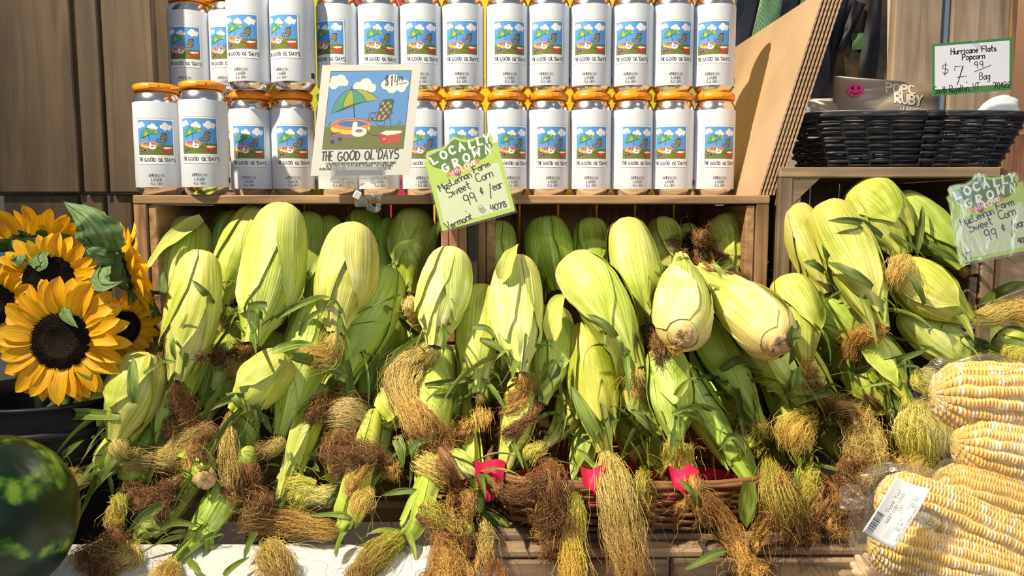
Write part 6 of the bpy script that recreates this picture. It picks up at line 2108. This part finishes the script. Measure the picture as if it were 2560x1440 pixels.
def film(parent, cobs, pad=.004, n_s=60, n_t=72, wr=.0022, seed=0, ext=(.0, .0), name='bag_film'):
    """clear film: convex wrap of the cobs, wrinkled"""
    ax = sum(((b - a).normalized() for a, b, r in cobs), Vector()).normalized()
    q = ax.to_track_quat('Z', 'Y').to_matrix()
    e1, e2 = q @ Vector((1, 0, 0)), q @ Vector((0, 1, 0))
    lo = min(a.dot(ax) for a, b, r in cobs) - .010 - ext[0]; hi = max(b.dot(ax) for a, b, r in cobs) + .010 + ext[1]
    S_ = np.linspace(lo, hi, n_s)
    th = np.linspace(0, 2 * np.pi, n_t, endpoint=False)
    r_ = np.random.RandomState(seed)
    rows = []
    for si in S_:
        h = np.full(n_t, -1e9)
        for a, b, r in cobs:
            sa, sb = a.dot(ax), b.dot(ax)
            f = min(1, max(0, (si - sa) / (sb - sa)))
            c = a + (b - a) * f
            u = np.interp(f, [0, .06, .25, .7, .92, 1], [.72, .92, 1, .97, .85, .62])
            out = max(0, sa - si, si - sb)
            if out > .012 and any(a2.dot(ax) - .004 < si < b2.dot(ax) + .004 for a2, b2, r2 in cobs):
                continue
            if out > 0:
                mid = sum(((a2 if si < sa else b2) for a2, b2, r2 in cobs), Vector()) / len(cobs)
                mid = mid + ax * (c.dot(ax) - mid.dot(ax))
                c = c.lerp(mid, min(1, out / .03))
            rr = r * u * max(.05, 1 - out / .030) + pad * max(.2, 1 - out / .03)
            h = np.maximum(h, c.dot(e1) * np.cos(th) + c.dot(e2) * np.sin(th) + rr)
        dh = (np.roll(h, -1) - np.roll(h, 1)) / (th[1] - th[0]) / 2
        x = h * np.cos(th) - dh * np.sin(th); y = h * np.sin(th) + dh * np.cos(th)
        rows.append(np.stack([x, y, np.full(n_t, si)], 1))
    P_ = np.array(rows)
    for _ in range(7):
        P_ = (np.roll(P_, 1, 1) + P_ * 2 + np.roll(P_, -1, 1)) / 4
        P_[1:-1] = (P_[:-2] + P_[1:-1] * 2 + P_[2:]) / 4
    cen = P_.mean(1, keepdims=True)
    d = P_ - cen; d[..., 2] = 0
    d /= np.linalg.norm(d, axis=2)[..., None] + 1e-9
    uu = np.arange(n_s)[:, None]; vv = th[None]
    wn = sum(np.sin(vv * r_.randint(2, 9) + uu * r_.uniform(.05, .4) + r_.uniform(0, 6)) * r_.uniform(.3, 1) for _ in range(6)) * wr
    P_ = P_ + d * wn[..., None]
    W3 = np.array([list(e1), list(e2), list(ax)])
    Vw = P_.reshape(-1, 3) @ W3
    return mesh_np(name, Vw, gridq(n_s, n_t, True), M['film'], parent), ax, P_, W3


def bag(label, specs, pad, seed, tail=None):
    a0 = at(specs[0][0][0], specs[0][0][1], specs[0][2])
    t = thing('bagged_corn', label, 'corn', a0, 'clear bags of husked corn')
    cs = []
    for k, (p0, p1, Y0, Y1, w) in enumerate(specs):
        cs.append(cob(t, at(p0[0], p0[1], Y0), at(p1[0], p1[1], Y1), w, seed * 10 + k))
    fo, ax, P_, W3 = film(t, cs, pad, seed=seed)
    if tail:
        # gathered, knotted bag end
        c0, c1, w = at(*tail[0]), at(*tail[1]), tail[2]
        d = c1 - c0; L = d.length
        Rm = np.array(d.normalized().to_track_quat('Z', 'Y').to_matrix())
        n_a = 40
        an = np.linspace(0, 2 * np.pi, n_a, endpoint=False)
        s = np.linspace(0, 1, 22)
        rr = w / F * c0.y * np.interp(s, [0, .12, .3, .6, .85, 1], [.9, .35, .6, 1.0, .95, .35])
        rad = rr[:, None] * (1 + .14 * np.sin(7 * an[None] + 3 * s[:, None]) + .10 * np.sin(13 * an[None] - 6 * s[:, None]) + .08 * np.sin(4 * an[None] + 14 * s[:, None]))
        V = np.stack([rad * np.cos(an)[None], rad * np.sin(an)[None] * .7, np.repeat((s * L)[:, None], n_a, 1)], -1).reshape(-1, 3) @ Rm.T + np.array(c0)
        mesh_np('gathered_end', V, gridq(22, n_a, True), M['film'], t)
    return t, cs


Yb0 = .60
b1, cs1 = bag('clear bag of husked corn with the white price label, in front', [((2196, 1228), (2640, 1420), .600, .575, 178), ((2172, 1352), (2590, 1462), .585, .560, 172), ((2330, 1215), (2720, 1330), .660, .640, 165)], .0035, 1,
               tail=((2175, 1262, .605), (2098, 1232, .615), 44))
b2, cs2 = bag('clear bag of husked corn stacked on top at the right edge', [((2332, 985), (2790, 1010), .700, .690, 186), ((2385, 1105), (2800, 1180), .680, .665, 170)], .004, 2)
b3, cs3 = bag('clear bag of husked corn at the very bottom edge', [((2262, 1482), (2650, 1560), .560, .540, 132), ((2430, 1530), (2760, 1600), .60, .58, 150)], .003, 3)

# price label stuck on the front bag
lp = [at(2155, 1329, .548), at(2239, 1191, .568), at(2327, 1223, .560), at(2235, 1371, .540)]   # bl, br (along the text), tr, tl
P = Print()
LW, LH = .060, .040
gy = srgb(110, 112, 118)
P.text("Thank You!", .025, .0345 - .0085, .0042, .00040, gy, 0, .2, 1.0)
P.text("SWEET CORN 3 PACK", .016, .0205, .0032, .00034, gy, 0, .22, .8)
P.text("USA", .031, .0160, .0032, .00034, gy, 0, .22, .9)
P.text("TOTAL PRICE", .035, .0085, .0024, .00026, gy, 0, .22, .8)
P.text("$5.99", .038, .0050, .0032, .00040, gy, 0, .25, .95)
P.text("08 17 25", .014, .0088, .0024, .00026, gy, 0, .25, .9)
P.text("$5.99", .014, .0055, .0026, .00034, gy, 0, .25, .9)
P.text("WOODSTOCK FARMERS MARKET", .006, .0018, .0024, .00026, gy, 0, .22, .78)
P.text("WOODSTOCK VT", .021, -.0016 + .0004, .0018, .0002, gy, 0, .22, .78)
rr_ = random.Random(4)
x = .003
while x < .022:
    w_ = rr_.choice([.0003, .0005, .0008])
    P.rect(x, .0285, x + w_, .0375, srgb(40, 42, 46)); x += w_ + rr_.choice([.0004, .0007])
for k in range(5):
    P.rect(.004, .0105 + .0014 * k, .012 + .004 * (k % 3), .0108 + .0014 * k, srgb(170, 172, 178))
    P.rect(.028, .0105 + .0012 * k, .040 + .004 * (k % 2), .0107 + .0012 * k, srgb(176, 178, 182))


def lab_map(x, y, d):
    u = x / LW; v = y / LH
    # v runs from the reader's bottom edge (right, lower side of the label) up to its top edge (left)
    p = (lp[3] * (1 - u) + lp[2] * u) * (1 - v) + (lp[0] * (1 - u) + lp[1] * u) * v
    n = (lp[1] - lp[0]).cross(lp[3] - lp[0]).normalized()
    if n.y > 0: n = -n
    b_ = .004 * math.sin(u * 3.14) - .0035 * math.sin(v * 3.14)
    return p + n * (d + b_)


g = np.linspace(0, 1, 16)
V = np.array([[list(lab_map(a * LW, b * LH, 0.0)) for b in g] for a in g])
lab_o = mesh_np('price_label', V.reshape(-1, 3), gridq(16, 16), M['paper'], b1)
sd = lab_o.modifiers.new('thickness', 'SOLIDIFY')
sd.thickness = .0002
lo_ = org(b1)
link('label_print', P.mesh('label_print', lambda x, y, d: lab_map(x, y, d + .0002) - lo_, [i * .003 for i in range(21)]), None, lab_o)

# box under the bags, garlic beside it
tag(box('pale_box', (X(2236, .63), .50, BEN), (X(2900, .56), .63, Z(1478, .60)), plain('pale_carton', srgb(206, 194, 176), .6), None, .003), 'pale box under the bagged corn at the lower right', 'box')
gc = at(2166, 1422, .64)
t = thing('garlic_bulb', 'garlic bulb with dry roots beside the bagged corn', 'garlic', gc)
r0 = 40 / F * .64
for k in range(7):
    a = k * 2 * math.pi / 7
    bm = bmesh.new()
    bmesh.ops.create_uvsphere(bm, u_segments=14, v_segments=10, radius=r0 * .55)
    for v in bm.verts:
        f = (v.co.z / (r0 * .55) + 1) / 2
        v.co.x *= 1.0 - .5 * f ** 2; v.co.y *= 1.0 - .5 * f ** 2; v.co.z *= 1.35
    bmesh.ops.rotate(bm, verts=bm.verts, cent=(0, 0, 0), matrix=Euler((.35, 0, 0)).to_matrix())
    bmesh.ops.translate(bm, verts=bm.verts, vec=(0, -r0 * .48, 0))
    bmesh.ops.rotate(bm, verts=bm.verts, cent=(0, 0, 0), matrix=Euler((0, 0, a)).to_matrix())
    bmesh.ops.rotate(bm, verts=bm.verts, cent=(0, 0, 0), matrix=Euler((0, -.9, .3)).to_matrix())
    bm_obj('clove', bm, M['garlic'], t, True, True)
n = 60
x = np.linspace(0, 1, 8)[None]
dirs = RS.normal(size=(n, 1, 3)) * .5 + np.array([.2, -.2, 1.0])
Pp = np.array(gc)[None, None] + np.array([.006, -.004, r0 * .7]) + dirs * (x[..., None] * .012) + RS.normal(size=(n, 8, 3)) * .0006
strands('dry_roots', Pp, np.repeat(np.array(SC['o'][:3])[None, None] * RS.uniform(.7, 1.3, (n, 1, 1)), 8, 1), np.full(8, .0004), t)
tag(box('crate_corner', (X(2135, .66), .61, BEN), (X(2205, .66), .665, gc.z - r0 * .85), M['old_x'], None, .003), 'dark corner of a box carrying the garlic bulb', 'box')
